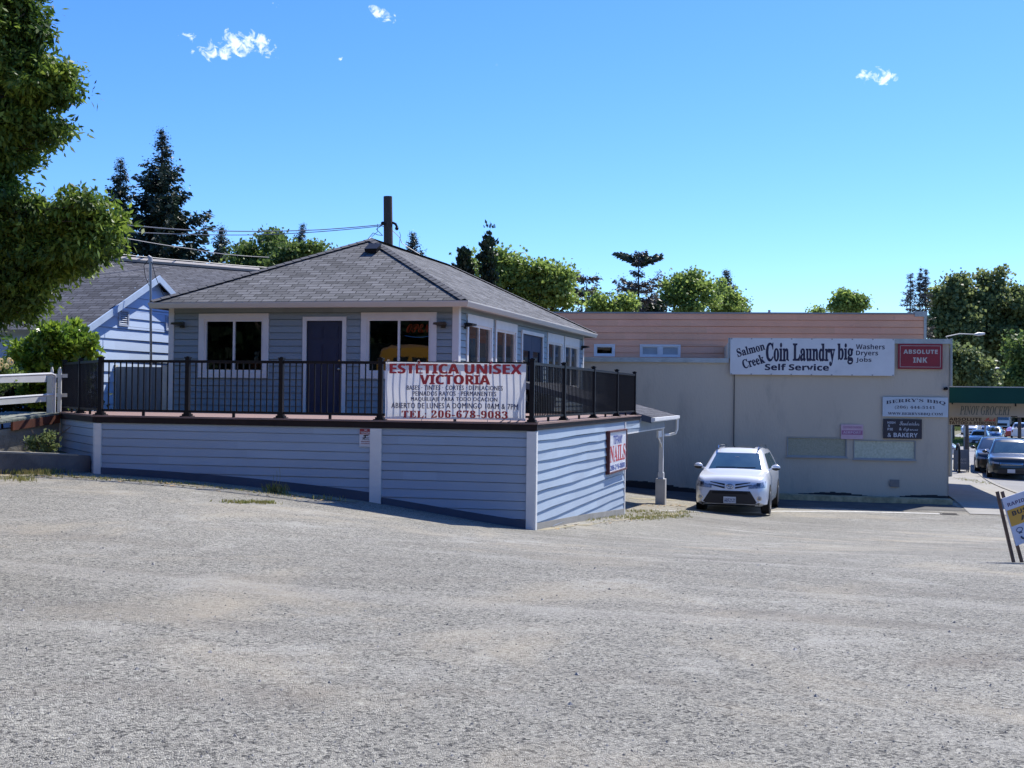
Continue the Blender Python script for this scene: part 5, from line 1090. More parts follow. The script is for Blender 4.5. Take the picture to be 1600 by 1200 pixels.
br('leafy tree with visible stems between two conifers left of the salon roof', 412, 62, [(425, 372, 24, 18, 0), (400, 392, 24, 20, 1), (440, 395, 22, 20, -1), (382, 405, 20, 18, 0), (420, 415, 30, 16, 0)], G_MID, 41, 210)
br('low spreading leafy tree beside the left slope of the salon roof', 478, 58, [(465, 392, 24, 12, 0), (490, 387, 18, 9, 0), (455, 405, 28, 14, 0), (440, 412, 20, 14, 0)], G_MID, 42, 150)
br('tall light green poplar just beyond the cypress pair', 790, 58, [(785, 405, 18, 18, 0), (765, 412, 18, 22, 1), (800, 425, 24, 28, 0), (780, 450, 28, 30, 0), (818, 450, 20, 30, 0), (735, 412, 12, 20, 2)], G_LITE, 43, 260)
br('broad light green tree ending at the pink building roof line', 856, 58, [(850, 425, 24, 20, 0), (872, 445, 22, 26, 0), (835, 450, 26, 28, 0), (865, 475, 30, 22, 0), (890, 470, 8, 16, 0), (815, 475, 20, 22, 0)], G_LITE, 44, 300)
br('low light green tree between the thin conifer and the wing topped conifer', 950, 64, [(955, 480, 34, 14, 0), (935, 472, 14, 12, 0), (975, 475, 20, 14, 0)], G_LITE, 45, 130)
br('dark green low tree right of the wing topped conifer', 1020, 68, [(1020, 482, 22, 12, 0), (1008, 488, 26, 10, 0)], G_DARK, 46, 100)
br('rounded light green tree right of the wing topped conifer', 1075, 70, [(1080, 440, 22, 16, 0), (1058, 455, 26, 20, 0), (1100, 455, 18, 18, 0), (1080, 475, 40, 20, 0)], G_LITE, 47, 300)
br('light green tree below the slender conifer, above the laundry banner', 1135, 72, [(1125, 465, 22, 20, 0), (1148, 472, 14, 18, 0), (1135, 484, 30, 12, 0)], G_LITE, 48, 180)
br('small lone light green tree above the pink roof', 1328, 84, [(1325, 468, 20, 10, 0), (1340, 476, 20, 10, 0), (1318, 478, 18, 10, 0), (1318, 460, 10, 6, 0)], G_LITE, 49, 150, leaf=.20)
br('tiny green treetop showing over the pink roof edge', 1279, 90, [(1279, 487, 8, 4, 0)], G_LITE, 50, 24)
for i, (px, top, lab) in enumerate(((1421, 422, 'left thin bare stemmed tree of the three above the roof corner'), (1436, 415, 'middle thin bare stemmed tree of the three above the roof corner'), (1445, 416, 'right thin bare stemmed tree of the three above the roof corner'))):
    con_px('thin_tree', lab, px, top, 20 if i else 26, 100, G_BROWN, 60 + i, whorl=.5, tuft=.26, power=.6, nbr=3, dens=.55, irregular=.45, bare=.3, aspect=.16)
br('tall dark oak left of the pair rising behind the canopy', 1490, 118, [(1492, 448, 18, 18, 0), (1480, 475, 28, 24, 0), (1500, 500, 34, 30, 0), (1470, 515, 24, 30, 0), (1495, 545, 40, 30, 0)], G_OLIVE, 70, 620, 18, .34, .42)
br('tallest broad dark oak behind the green canopy', 1555, 120, [(1550, 440, 22, 18, 0), (1530, 475, 28, 28, 0), (1572, 460, 28, 26, 0), (1560, 500, 48, 36, 0), (1595, 480, 26, 30, 0), (1540, 535, 46, 36, 0), (1590, 545, 40, 40, 0)], G_OLIVE, 71, 900, 18, .34, .42)
br('dark oak crown cut off by the right frame edge', 1640, 118, [(1625, 470, 30, 30, 0), (1640, 520, 40, 40, 0), (1615, 550, 30, 36, 0)], G_OLIVE, 72, 360, 16, .34, .42)
br('light green tree below the oaks at the right edge', 1594, 92, [(1595, 540, 22, 24, 0), (1605, 575, 34, 28, 0), (1575, 590, 20, 18, 0)], G_MID, 73, 260, 16, .24, .30)
br('domed cedar like tree beside the taupe building corner', 1512, 84, [(1508, 570, 34, 26, 0), (1500, 590, 40, 22, 0), (1530, 595, 26, 18, 0), (1495, 555, 20, 16, 0)], G_OLIVE, 74, 420, 18, .24, .24, droop=.6)
# far wood behind the street, read as one mass
rng = np.random.default_rng(90); bl_ = []
for k in range(46):
    x = 1380 + k * 9 + rng.normal() * 5; d = 190 + rng.random() * 60; p = at(x, 600, d); bl_.append(((p.x, p.y, gz(p.x, p.y) + 3 + rng.random() * 2.5), (6, 6, 4.5)))
for k in range(50):
    x = -200 + k * 34 + rng.normal() * 8; d = 240 + rng.random() * 60; p = at(x, 600, d); bl_.append(((p.x, p.y, gz(p.x, p.y) + 2.5 + rng.random() * 2), (9, 7, 4.5)))
v, f, C = crown(bl_, 3200, 8, 1.5, .9, rng, nsub=0); prop(npmesh('far_woodland', v, f, G_DARK), kind='stuff')

# weeds and dry grass
def tuft(M, c, n, h, s, rnd):
    for k in range(n):
        a = rnd.random() * 6.28; b = c + V3((rnd.gauss(0, s), rnd.gauss(0, s * .6), 0)); L = h * rnd.uniform(.5, 1.1); ln = V3((math.cos(a), math.sin(a), 0)) * L * rnd.uniform(.15, .55); w = V3((-math.sin(a), math.cos(a), 0)) * .006
        M.face([b - w, b + w, b + ln * .45 + V3((0, 0, L * .6)) + w * .7, b + ln + V3((0, 0, L)), b + ln * .45 + V3((0, 0, L * .6)) - w * .7])
G_GRASS = mat('dry yellow green grass', (.24, .27, .06), .8, (.34, .30, .12), 6, .9, trans=.3, island=.3)
rnd = random.Random(7)
for (x, y, n, h, s, lab) in ((430, 770, 110, .16, .09, 'tuft of yellow green grass at the foot of the front skirting'), (512, 782, 26, .10, .12, 'thin dark weeds at the skirting foot right of the grass tuft')):
    c = gpt(x, y); t = thing('grass_tuft', lab, 'weed', c); M = MB(); tuft(M, c, n, h, s, rnd)
    if n > 60:
        for q in (0, .05, -.06): M.tube([c + V3((q, 0, 0)), c + V3((q + .03, 0, .25)), c + V3((q + .02, 0, .34 + q))], .003, 4)
    M.build('blade', G_GRASS, t)
M = MB()
for (x0, y0, x1, y1, n, h, s) in ((350, 785, 425, 786, 170, .03, .08), (905, 812, 1080, 800, 260, .035, .15), (985, 812, 1070, 806, 220, .035, .12), (0, 738, 70, 741, 260, .07, .16), (60, 742, 300, 757, 200, .025, .10), (18, 748, 40, 752, 60, .05, .1), (300, 757, 500, 780, 120, .02, .08), (1500, 748, 1545, 757, 120, .05, .25), (980, 800, 1030, 799, 60, .04, .1)):
    for k in range(n):
        q = rnd.random(); c = gpt(x0 + (x1 - x0) * q, y0 + (y1 - y0) * q); c += V3((rnd.gauss(0, s), rnd.gauss(0, s * 1.2), 0)); c.z = gz(c.x, c.y); tuft(M, c, 3, h * 1.5, .02, rnd)
prop(M.build('dry_weeds', G_GRASS), kind='stuff')
# verge by the street
M = MB()
for (x0, y0, x1, y1, n, s) in ((1484, 672, 1502, 668, 900, 2.2), (1494, 690, 1520, 698, 900, .8), (1484, 685, 1500, 690, 500, 1.0)):
    for k in range(n):
        q = rnd.random(); c = gpt(x0 + (x1 - x0) * q, y0 + (y1 - y0) * q); c += V3((rnd.gauss(0, s * .6), rnd.gauss(0, s * 1.6), 0)); c.z = gz(c.x, c.y) + .03
        a = rnd.random() * 6.28; w = V3((math.cos(a), math.sin(a), 0)) * .16; M.face([c - w, c + w, c + w * .2 + V3((0, 0, .28))])
prop(M.build('verge_grass', mat('verge grass', (.14, .20, .05), .9, (.20, .20, .08), .3, .9, trans=.3, island=.25)), kind='stuff')
# loose pebbles strewn over the lot
M = MB(); rnd = random.Random(13)
for k in range(2600):
    d = 4.6 + 12 * rnd.random() ** 1.6; x = rnd.uniform(-.46, .46) * d; p = EYEV + (fw + cr * (x / d)) * d; r = rnd.uniform(.004, .010) * (1 + (rnd.random() < .04)); z = gz(p.x, p.y) if k % 4 == 0 else z
    z = z if abs(d) < 0 else None
    q = V3((p.x, p.y, 0)); q.z = 0; M.v_ = None
    a = rnd.random() * 6.28; e = rnd.uniform(.6, 1); i = len(M.v); c, s = math.cos(a) * r, math.sin(a) * r
    M.v += [(q.x + c, q.y + s, -.001), (q.x - s * e, q.y + c * e, -.001), (q.x - c, q.y - s, -.001), (q.x + s * e, q.y - c * e, -.001), (q.x + c * .2, q.y + s * .2, r * .8)]
    for fc in ((0, 1, 4), (1, 2, 4), (2, 3, 4), (3, 0, 4)): M.f.append(tuple(i + t_ for t_ in fc)); M.uv.append([(0, 0)] * 3)
P = np.array(M.v); z = gza(P[::5, 0], P[::5, 1]); P[:, 2] += np.repeat(z, 5); M.v = [tuple(p) for p in P]
prop(M.build('loose_gravel', mat('loose pebbles', (.36, .35, .33), .9, (.16, .155, .15), 40, .9, island=.5)), kind='stuff')

# tall trees across the street behind the camera: they darken what the windows reflect
rng = np.random.default_rng(91); bl_ = []
for k in range(44):
    x = -72 + k * 2.3 + rng.normal(); y = -26 + rng.normal() * 3; z0 = gz(x, y); hh_ = 9 + rng.random() * 6
    bl_ += [((x, y, z0 + hh_ * q), (2.6, 2.4, hh_ * .22)) for q in (.2, .5, .8)]
v, f, C = crown(bl_, 5200, 10, .9, .7, rng, .5, nsub=0); prop(npmesh('woodland_opposite', v, f, G_DARK), kind='stuff')

# dirt and litter gathered along the wall feet
M = MB(); rnd = random.Random(17)
def dirt(pts, w):
    P_ = [gpt(*q) for q in pts]
    for a, b in zip(P_, P_[1:]):
        n_ = max(3, int((b - a).length / .25))
        for k in range(n_):
            p, q = a.lerp(b, k / n_), a.lerp(b, (k + 1) / n_); w0, w1 = (w * (.45 + .9 * abs(math.sin(p.x * 3.1 + p.y)) * .8), w * (.45 + .9 * abs(math.sin(q.x * 3.1 + q.y)) * .8))
            M.face([(p.x, p.y - w0, gz(p.x, p.y - w0) + .005), (q.x, q.y - w1, gz(q.x, q.y - w1) + .005), (q.x, q.y + .12, gz(q.x, q.y + .12) + .005), (p.x, p.y + .12, gz(p.x, p.y + .12) + .005)])
dirt([(0, 742), (130, 743), (330, 759), (560, 784)], .34); dirt([(850, 826), (930, 818), (1010, 806), (1075, 800)], .75); dirt([(985, 778), (1075, 780)], .5)
prop(M.build('dirt_strip', mat('brown dirt and litter', (.33, .29, .21), .95, (.22, .20, .13), 3.5, .9, .6, 60, grime=((.12, .12, .07), 7, .55), detail=7)), kind='structure')
M = MB()
for k in range(420):
    q = rnd.random(); x0, y0, x1, y1 = rnd.choice(((140, 747, 560, 786), (0, 742, 130, 746), (860, 826, 1070, 803), (990, 790, 1070, 790))); c = gpt(x0 + (x1 - x0) * q, y0 + (y1 - y0) * q) ; c += V3((rnd.gauss(0, .1), rnd.gauss(0, .16), 0)); c.z = gz(c.x, c.y) + .006
    a = rnd.random() * 6.28; L = rnd.uniform(.02, .05); u_ = V3((math.cos(a), math.sin(a), rnd.uniform(0, .3))) * L; w_ = V3((-math.sin(a), math.cos(a), rnd.uniform(0, .4))) * L * .4; M.face([c - u_, c + w_, c + u_, c - w_])
prop(M.build('fallen_leaves', mat('dry fallen leaves', (.38, .28, .13), .9, (.22, .15, .07), 20, .9, island=.5)), kind='stuff')

# ------------------------------------------------------------------ vehicles
M_TYRE = mat('tyre rubber', (.018, .018, .019), .85); M_RIM = mat('alloy rim', (.45, .45, .46), .3, metal=.9); M_BPLA = mat('black bumper plastic', (.016, .016, .018), .55)
M_CGL = mat('dark car glass', (.018, .024, .03), .03, (.02, .026, .032), 2, .2, spec=1.0, coat=1.0)
M_CGL2 = mat('blue tinted windshield', (.035, .075, .095), .03, (.02, .05, .07), 3, .8, spec=1.0, coat=1.0)
M_LAMP = mat('headlight glass', (.34, .36, .40), .08, (.12, .13, .16), 14, .9, spec=1.0, coat=1.0); M_CHR = mat('chrome trim', (.6, .6, .62), .12, metal=1); M_PLATE = mat('number plate', (.62, .66, .70), .5); M_TAIL = mat('red tail lamp', (.35, .01, .01), .2, coat=1)
def paint(name, c): return mat(name, c, .28, tuple(x * .96 for x in c), 1, .3, coat=1.0, spec=.5)
def car(name, label, cat, loc, rot, col, L=4.57, Wd=1.845, H=1.66, kind='suv', detail=1, group=None, rails=False, rear=False, plate='', hood=1.0, glass=None, wr=.35):
    """local: nose at y=0, body runs to +y, z up from the ground"""
    t = thing(name, label, cat, (0, 0, 0), group); w = Wd / 2; gc = .22
    if kind == 'suv': S = dict(nose=.92, cowl=1.10, belt=1.06, cy=1.12, wy=1.95, ry=L - .75, tail=L - .08, roof=H)
    elif kind == 'sedan': S = dict(nose=.74, cowl=.94, belt=.92, cy=1.25, wy=2.1, ry=L - 1.35, tail=L - .55, roof=H)
    else: S = dict(nose=1.0, cowl=1.15, belt=1.12, cy=1.15, wy=1.75, ry=3.2, tail=3.35, roof=H)
    ys_ = sorted(set([0, .02, .06, .12, .22, .36, .55, .8, S['cy'] - .06, S['cy'] + .02] + list(np.linspace(S['cy'] + .12, S['wy'], 5)) + [S['wy'] + .12, S['wy'] + .3] + list(np.linspace(S['wy'] + .5, S['ry'], 5)) + [S['tail'], L - .12, L - .04, L]))
    def sec(y):
        f = min(1, max(0, y / .55)); bk = min(1, max(0, (L - y) / .35)); pw = 1 - .20 * (1 - f) ** 2.2 - .07 * (1 - bk) ** 2
        zb = gc + .12 * (1 - min(1, y / .25)) * .6 + .12 * (1 - min(1, (L - y) / .3))
        zf = S['nose'] + (S['cowl'] - S['nose']) * min(1, y / S['cy']) ** .8 - .22 * (1 - min(1, y / .22)) ** 2      # hood height
        if y <= S['cy']: top, belt, gl_ = zf, zf - .06, 0
        elif y <= S['wy']: q = (y - S['cy']) / (S['wy'] - S['cy']); top = S['cowl'] + (S['roof'] - .06 - S['cowl']) * q ** .92; belt = S['belt']; gl_ = q
        elif y <= S['ry']: q = (y - S['wy']) / (S['ry'] - S['wy']); top = S['roof'] - .06 + .06 * math.sin(math.pi * min(1, q * 1.15 + .08)) ; belt = S['belt'] + .05 * q; gl_ = 1
        elif y <= S['tail'] or kind != 'sedan':
            q = min(1, (y - S['ry']) / (S['tail'] - S['ry'])); e = S['belt'] + (.06 if kind == 'sedan' else .08)
            if kind == 'truck' and y > S['tail']: top = e; gl_ = 0
            else: top = S['roof'] - .05 - (S['roof'] - e) * (q ** 1.6) * (.93 if kind == 'sedan' else (.62 if y <= S['tail'] else 1.0)); gl_ = 1 - q * .6
            if y > S['tail'] and kind == 'suv': top = e + .1 * (L - y) / .12
            belt = min(e, top - .02)
        else: top = S['belt'] + .06 - .08 * ((y - S['tail']) / (L - S['tail'])); belt = top - .05; gl_ = 0
        if kind == 'truck' and y > S['tail']: top = 1.15; belt = 1.10
        ww = w * pw; wt_ = ww * (.93 - .26 * min(1, max(0, (top - belt) / (S['roof'] - S['belt'])))) if gl_ > 0 else ww * .90
        zm = .62
        half = [(0, zb), (ww * .82, zb), (ww * .97, zb + .06), (ww * .995, zb + .2), (ww * 1.0, zm), (ww * .985, belt - .12), (ww * .93, belt), (wt_ * 1.0, top - .07 if gl_ else top - .025), (wt_ * .90, top - .015), (wt_ * .5, top + (.012)), (0, top + .018)]
        return half
    M = MB(); rows = []
    for y in ys_:
        h = sec(y); ring = [(x, y, z) for x, z in h] + [(-x, y, z) for x, z in reversed(h[1:-1])]; i = len(M.v); M.v += ring; rows.append((i, len(ring)))
    for (i, n), (j, _) in zip(rows, rows[1:]):
        for k in range(n): M.f.append((i + k, i + (k + 1) % n, j + (k + 1) % n, j + k)); M.uv.append([(0, 0)] * 4)
    i, n = rows[0]; M.f.append(tuple(i + k for k in reversed(range(n)))); M.uv.append([(0, 0)] * n); i, n = rows[-1]; M.f.append(tuple(i + k for k in range(n))); M.uv.append([(0, 0)] * n)
    body = M.build('body', col, t, local=True, smooth=True); bvh = BVHTree.FromPolygons([V3(v) for v in M.v], M.f)
    def cast(o, d):
        h = bvh.ray_cast(V3(o), V3(d)); return h
    def decal(name, fn, mt, axis='y', off=.005, nu=10, nv=4, parent=None):
        """thin skin following the body: fn(s,t)->(x,z) seen from the front/rear, or (y,z) from a side"""
        P = MB(); sg = {'y': (0, 1, 0), '-y': (0, -1, 0), 'x': (1, 0, 0), '-x': (-1, 0, 0), 'z': (0, 0, -1)}[axis]
        def g(s, q):
            a, b = fn(s, q); o = {'y': (a, -3, b), '-y': (a, L + 3, b), 'x': (-4, a, b), '-x': (4, a, b), 'z': (a, b, 4)}[axis]; h = cast(o, sg)
            if h[0] is None: h = (V3(o) + V3(sg) * (3.05 if 'y' in axis else 4 - w), None)
            return h[0] - V3(sg) * off
        P.grid(g, nu, nv); return P.build(name, mt, parent or t, local=True, smooth=True)
    lerp = lambda a, b, s: a + (b - a) * s
    zc, zr, rf = S['cowl'], S['roof'], .62
    tw = w * (.93 - .26) 
    gl = glass or M_CGL
    # windshield: between cowl and roof front, seen from the front
    decal('windshield', lambda s, q: (lerp(-1, 1, s) * lerp(w * .75, w * .60, q), lerp(zc + .035 - .02 * (2 * s - 1) ** 2, zr - .14, q)), gl, 'y', .007, 12, 8)
    decal('rear_window', lambda s, q: (lerp(-1, 1, s) * lerp(w * .72, w * .60, q), lerp(S['belt'] + .14, zr - .16, q)), gl, '-y', .007, 8, 5)
    for ax in ('x', '-x'):
        wys = [(S['cy'] + .42, (S['wy'] + S['ry']) / 2 - .12), ((S['wy'] + S['ry']) / 2 - .04, S['ry'] - .1)]
        for k, (ya, yb) in enumerate(wys):
            decal('side_window', lambda s, q: (lerp(ya + (q * (S['wy'] - S['cy']) * .72 if k == 0 else 0), yb - (0 if k == 0 else q * .10), s), lerp(S['belt'] + .03, zr - .16, q)), gl, ax, .006, 6, 5)
    # wheels
    fy, ry_ = .93, .93 + L * .582
    for y in (fy, ry_):
        for sx in (-1, 1):
            A_ = MB(); c = V3((sx * (w + .002), y, wr + .01)); A_.face([c + V3((0, math.cos(a) * (wr + .05), math.sin(a) * (wr + .05))) for a in np.linspace(0, math.pi * 2, 24)][:-1]); A_.build('wheel_arch', M_BPLA, t, local=True)
            W_ = MB(); W_.wheel((sx * (w - .10), y, wr), (1, 0, 0), wr, .225, 24); wh = W_.build('wheel', M_TYRE, t, local=True, smooth=True)
            if detail:
                Rm = MB(); Rm.wheel((sx * (w + .006), y, wr), (1, 0, 0), wr * .66, .03, 20); Rm.build('rim', M_RIM, wh, local=True, smooth=True)
    # mirrors
    for sx in (-1, 1):
        Mi = MB(); c = V3((sx * (w + .09), S['cy'] + .42, S['belt'] + .11)); Mi.ball(c, (.115, .07, .075), 12, 7); Mi.tube([V3((sx * (w - .09), S['cy'] + .42, S['belt'] + .04)), c], .03, 6); Mi.build('wing_mirror', col, t, local=True, smooth=True)
        if detail > 1:
            Mb = MB(); Mb.ball(c + V3((0, -.004, -.03)), (.112, .068, .055), 12, 7); Mb.build('mirror_base', M_BPLA, t, local=True, smooth=True)
    n_ = S['nose']
    if rear:
        for sx in (-1, 1): decal('tail_light', lambda s, q: (sx * lerp(w * .78, w * .93, s), lerp(.78, 1.08, q)), M_TAIL, '-y', .006, 3, 3)
    for sx in (-1, 1):
        decal('headlight', lambda s, q: (sx * lerp(w * .50, w * .93, s), lerp(n_ - .235 + .03 * s, n_ - .165 + .115 * s * (1 if detail > 1 else .6), q)), M_LAMP, 'y', .008, 8, 4)
    if detail > 1:
        for sx in (-1, 1):
            for k, (z_, th_) in enumerate(((.792, .020), (.735, .022))):
                decal('grille_slat', lambda s, q: (sx * lerp(.13, .50 + .04 * k, s), z_ - .018 * (1 - s) * (1 + k) + .045 * s + lerp(-th_, th_, q) * (1.1 - .7 * s)), M_BPLA, 'y', .007, 8, 2)
            decal('headlight_projector', lambda s, q: (sx * lerp(.66, .75, s), lerp(.755, .835, q)), mat('dark lamp core', (.05, .06, .09), .1, coat=1), 'y', .012, 4, 4)
            Fg = MB(); h = cast((sx * .735, -3, .45), (0, 1, 0))[0]; Fg.wheel(h + V3((0, -.005, 0)), (0, 1, 0), .062, .03, 18); fo_ = Fg.build('fog_light', M_CHR, t, local=True, smooth=True)
            Fg = MB(); Fg.wheel(h + V3((0, -.018, 0)), (0, 1, 0), .042, .02, 16); Fg.build('fog_lens', M_LAMP, fo_, local=True, smooth=True)
        decal('lower_grille', lambda s, q: (lerp(-1, 1, s) * lerp(.60 + .12 * (1 - abs(2 * s - 1)) * 0, .50, q), lerp(.30, .625, q)), M_BPLA, 'y', .009, 14, 6)
        decal('bumper_valance', lambda s, q: (lerp(-1, 1, s) * lerp(.70, .74, q), lerp(.235, .335, q)), M_BPLA, 'y', .007, 14, 3)
        for sx in (-1, 1): decal('grille_corner', lambda s, q: (sx * lerp(.50, lerp(.70, .50, q), s), lerp(.30, .625, q)), M_BPLA, 'y', .0085, 4, 6)
        decal('skid_strip', lambda s, q: (lerp(-.36, .36, s), lerp(.272, .285, q)), M_CHR, 'y', .016, 8, 1)
        decal('grille_opening', lambda s, q: (lerp(-.44, .44, s), lerp(.545, .60, q)), mat('grille void', (.004, .004, .005), .8), 'y', .012, 8, 1)
        E_ = MB()
        h = cast((0, -3, .735), (0, 1, 0))[0]
        E_.tube([h + V3((math.cos(a) * .085, -.014, math.sin(a) * .060)) for a in np.linspace(0, 2 * math.pi, 25)], .009, 6, False)
        E_.tube([h + V3((math.cos(a) * .055, -.016, .016 + math.sin(a) * .028)) for a in np.linspace(0, 2 * math.pi, 19)], .007, 6, False)
        E_.tube([h + V3((math.cos(a) * .026, -.016, -.004 + math.sin(a) * .050)) for a in np.linspace(0, 2 * math.pi, 19)], .007, 6, False); E_.build('emblem', M_CHR, t, local=True, smooth=True)
        decal('emblem_plate', lambda s, q: (lerp(-.12, .12, s) * (.75 + .25 * q), lerp(.665, .80, q)), col, 'y', .010, 6, 4)
        Rr = MB(); yq = S['wy'] - .12
        for sx in (-1, 1): Rr.tube([V3((sx * .52, yq + .02, zr - .045)), V3((sx * .54, yq + .18, zr + .035)), V3((sx * .55, yq + .6, zr + .055)), V3((sx * .55, S['ry'] - .1, zr + .03)), V3((sx * .55, S['ry'] + .1, zr - .04))], .02, 6)
        Rr.build('roof_rail', M_CHR, t, local=True, smooth=True)
        decal('sunroof', lambda s, q: (lerp(-.40, .40, s), lerp(S['wy'] + .18, S['wy'] + .75, q)), M_CGL, 'z', .008, 4, 3)
        Wp = MB()
        for x0_, x1_ in ((-.50, .02), (.04, .52)):
            hs = [cast((lerp(x0_, x1_, k / 4), -3, zc + .06 + .012 * k / 4), (0, 1, 0))[0] + V3((0, -.02, 0)) for k in range(5)]; Wp.tube(hs, .007, 5)
        Wp.build('wiper', M_BPLA, t, local=True)
        Vs = MB(); h = cast((0, -3, zr - .24), (0, 1, 0))[0]; Vs.box(h.x - .05, h.x + .05, h.y - .012, h.y - .006, h.z - .03, h.z + .01); Vs.build('mirror_sticker', M_PLATE, t, local=True)
    else:
        decal('grille', lambda s, q: (lerp(-.44, .44, s) * (w / .92), lerp(n_ - .27, n_ - .16, q)), M_CHR if detail else M_BPLA, 'y', .007, 8, 2)
        for k in range(3 if detail else 0): decal('grille_slat', lambda s, q: (lerp(-.42, .42, s), n_ - .255 + k * .034 + lerp(0, .018, q)), M_BPLA, 'y', .011, 6, 1)
        decal('lower_grille', lambda s, q: (lerp(-1, 1, s) * lerp(w * .62, w * .5, q), lerp(.30, .46, q)), M_BPLA, 'y', .008, 8, 2)
    h = cast((0, -3 if not rear else L + 3, .395 if kind != 'truck' else .6), (0, 1 if not rear else -1, 0))[0]; sgn = -1 if not rear else 1
    Pm = MB(); y0, y1 = sorted((h.y + sgn * .012, h.y + sgn * .03)); Pm.box(-.155, .155, y0, y1, .315, .475); np_ = Pm.build('number_plate', M_PLATE, t, local=True)
    if plate:
        Lt = MB(); lettering(Lt, Fr((0, h.y - .032), (1, 0)), plate, -.135, .135, .345, .435, 0, 'sansbold'); Lt.build('lettering', M_NAVY, np_, local=True)
    t.location = loc; t.rotation_euler = (0, 0, rot); return t
def carpos(px, py): return gpt(px, py)
RV = -R(2.6)
cp = gpt(1141, 802.5); cp.y -= .35
zf_ = gz(cp.x, cp.y + .9); zb_ = gz(cp.x + .1, cp.y + 3.6); cp.z = min(zf_, zb_ + .02) + .0
c1 = car('parked_suv', 'white compact SUV with silver roof rails parked in front of the taupe wall', 'car', cp, RV - R(1.2), paint('pearl white paint', (.74, .76, .79)), detail=2, plate='ARF2121', glass=M_CGL2)
c1.location.z = zf_ + .005; c1.rotation_euler.x = math.atan2(zb_ - zf_, 2.7)
M_DG = paint('dark green grey paint', (.010, .014, .013)); M_BK = paint('black green paint', (.006, .008, .008)); M_SIL = paint('silver paint', (.42, .44, .46)); M_BLU = paint('metallic blue paint', (.05, .13, .25)); M_WHT = paint('plain white paint', (.70, .71, .73))
def street_car(label, px, py, d_hint, mt, kind, H, L, Wd, rot=None, name='parked_car', **k):
    p = gpt(px, py); return car(name, label, 'car', p, RV if rot is None else rot, mt, L=L, Wd=Wd, H=H, kind=kind, **k)
street_car('dark green grey SUV with glinting windshield parked at the kerb on the right', 1580, 750.5, 51, M_DG, 'suv', 1.74, 4.78, 1.91, rot=RV - R(5), detail=1, plate='', name='kerbside_suv', wr=.37, glass=M_CGL2)
street_car('black SUV tucked directly behind the dark green grey SUV', 1557, 741.5, 57, M_BK, 'suv', 1.66, 4.6, 1.82, rot=RV - R(5), detail=1, name='kerbside_suv', wr=.37)
def far_car(label, px, py, wpx, mt, kind, H, L, Wd, rot=RV, name='street_car', **k):
    d = Wd * FPX / wpx; p = at(px, py, d); p.z = gz(p.x, p.y); z_img = at(px, py, d).z
    p.z = z_img; return car(name, label, 'car', p, rot, mt, L=L, Wd=Wd, H=H, kind=kind, detail=0, **k)
street_car('silver white sedan driving towards the camera in the left lane', 1527, 697, 0, M_SIL, 'sedan', 1.46, 4.7, 1.80, name='street_sedan', detail=0, rot=-R(14))
street_car('metallic blue car following beside the silver white sedan', 1549, 690, 0, M_BLU, 'sedan', 1.48, 4.6, 1.80, name='street_sedan', detail=0, rot=-R(14))
street_car('white SUV waiting far back beyond the sign post', 1513, 680, 0, M_WHT, 'suv', 1.80, 4.8, 1.9, name='street_suv', detail=0, rot=-R(16))
street_car('dark blue car far back right of the white SUV', 1534, 677, 0, paint('deep blue paint', (.02, .035, .10)), 'sedan', 1.5, 4.6, 1.85, name='street_sedan', detail=0, rot=-R(16))
street_car('white pickup truck seen from behind at the right edge', 1594, 684, 0, M_WHT, 'truck', 1.85, 5.6, 2.0, name='pickup_truck', detail=0, rot=math.pi - R(10), rear=True)
street_car('small red car beside the white pickup truck', 1582, 684, 0, M_TAIL, 'sedan', 1.3, 4.2, 1.6, name='street_sedan', detail=0, rot=math.pi - R(10), rear=True)
pk_ = bpy.data.objects
street_car('silver car showing its front past the corner of the taupe building', 1495, 717, 0, paint('light silver paint', (.55, .57, .60)), 'sedan', 1.46, 4.6, 1.8, name='street_sedan', detail=0, rot=R(78))
# box truck far away
p = gpt(1566, 672); tr = thing('box_truck', 'white box truck far down the street above the red barrel', 'truck', p)
s = 1.0
M = MB(); M.box(-1.15, 1.15, 2.0, 8.5, .9, 3.5); M.build('cargo_box', M_WHT, tr, local=True)
M = MB(); M.hexa([(-1.1, 0, .55), (1.1, 0, .55), (1.1, 1.9, .55), (-1.1, 1.9, .55), (-1.05, .25, 2.6), (1.05, .25, 2.6), (1.05, 1.9, 2.75), (-1.05, 1.9, 2.75)]); M.build('cab', M_WHT, tr, local=True)
M = MB(); M.hexa([(-.95, .07, 1.6), (.95, .07, 1.6), (.95, .09, 1.6), (-.95, .09, 1.6), (-.9, .20, 2.4), (.9, .20, 2.4), (.9, .22, 2.4), (-.9, .22, 2.4)]); M.build('windshield', M_CGL, tr, local=True)
for y in (1.0, 6.8):
    for sx in (-1, 1): W_ = MB(); W_.wheel((sx * 1.0, y, .48), (1, 0, 0), .48, .28, 16); W_.build('wheel', M_TYRE, tr, local=True)
M = MB(); M.box(-.7, .7, -.04, .03, .7, 1.1); M.build('grille', M_BPLA, tr, local=True); tr.rotation_euler = (0, 0, -R(14))
# orange barrel
def barrel(label, px, py, h, r):
    p = gpt(px, py); t = thing('traffic_barrel', label, 'barrel', p); q = h / 1.0
    for k in range(5): M = MB(); rr = r * (1 - .05 * k); M.tube([(0, 0, h * k / 5), (0, 0, h * (k + 1) / 5)], [rr, rr * .97], 16); M.build('orange_band' if k % 2 == 0 else 'white_band', mat('barrel orange', (.55, .09, .02), .5) if k % 2 == 0 else M_WHT, t, local=True)
    M = MB(); M.tube([(0, 0, 0), (0, 0, .08)], r * 1.25, 16); M.build('base', M_BPLA, t, local=True)
barrel('orange red traffic barrel between the blue car and the white pickup', 1562.5, 686, 1.35, .34)
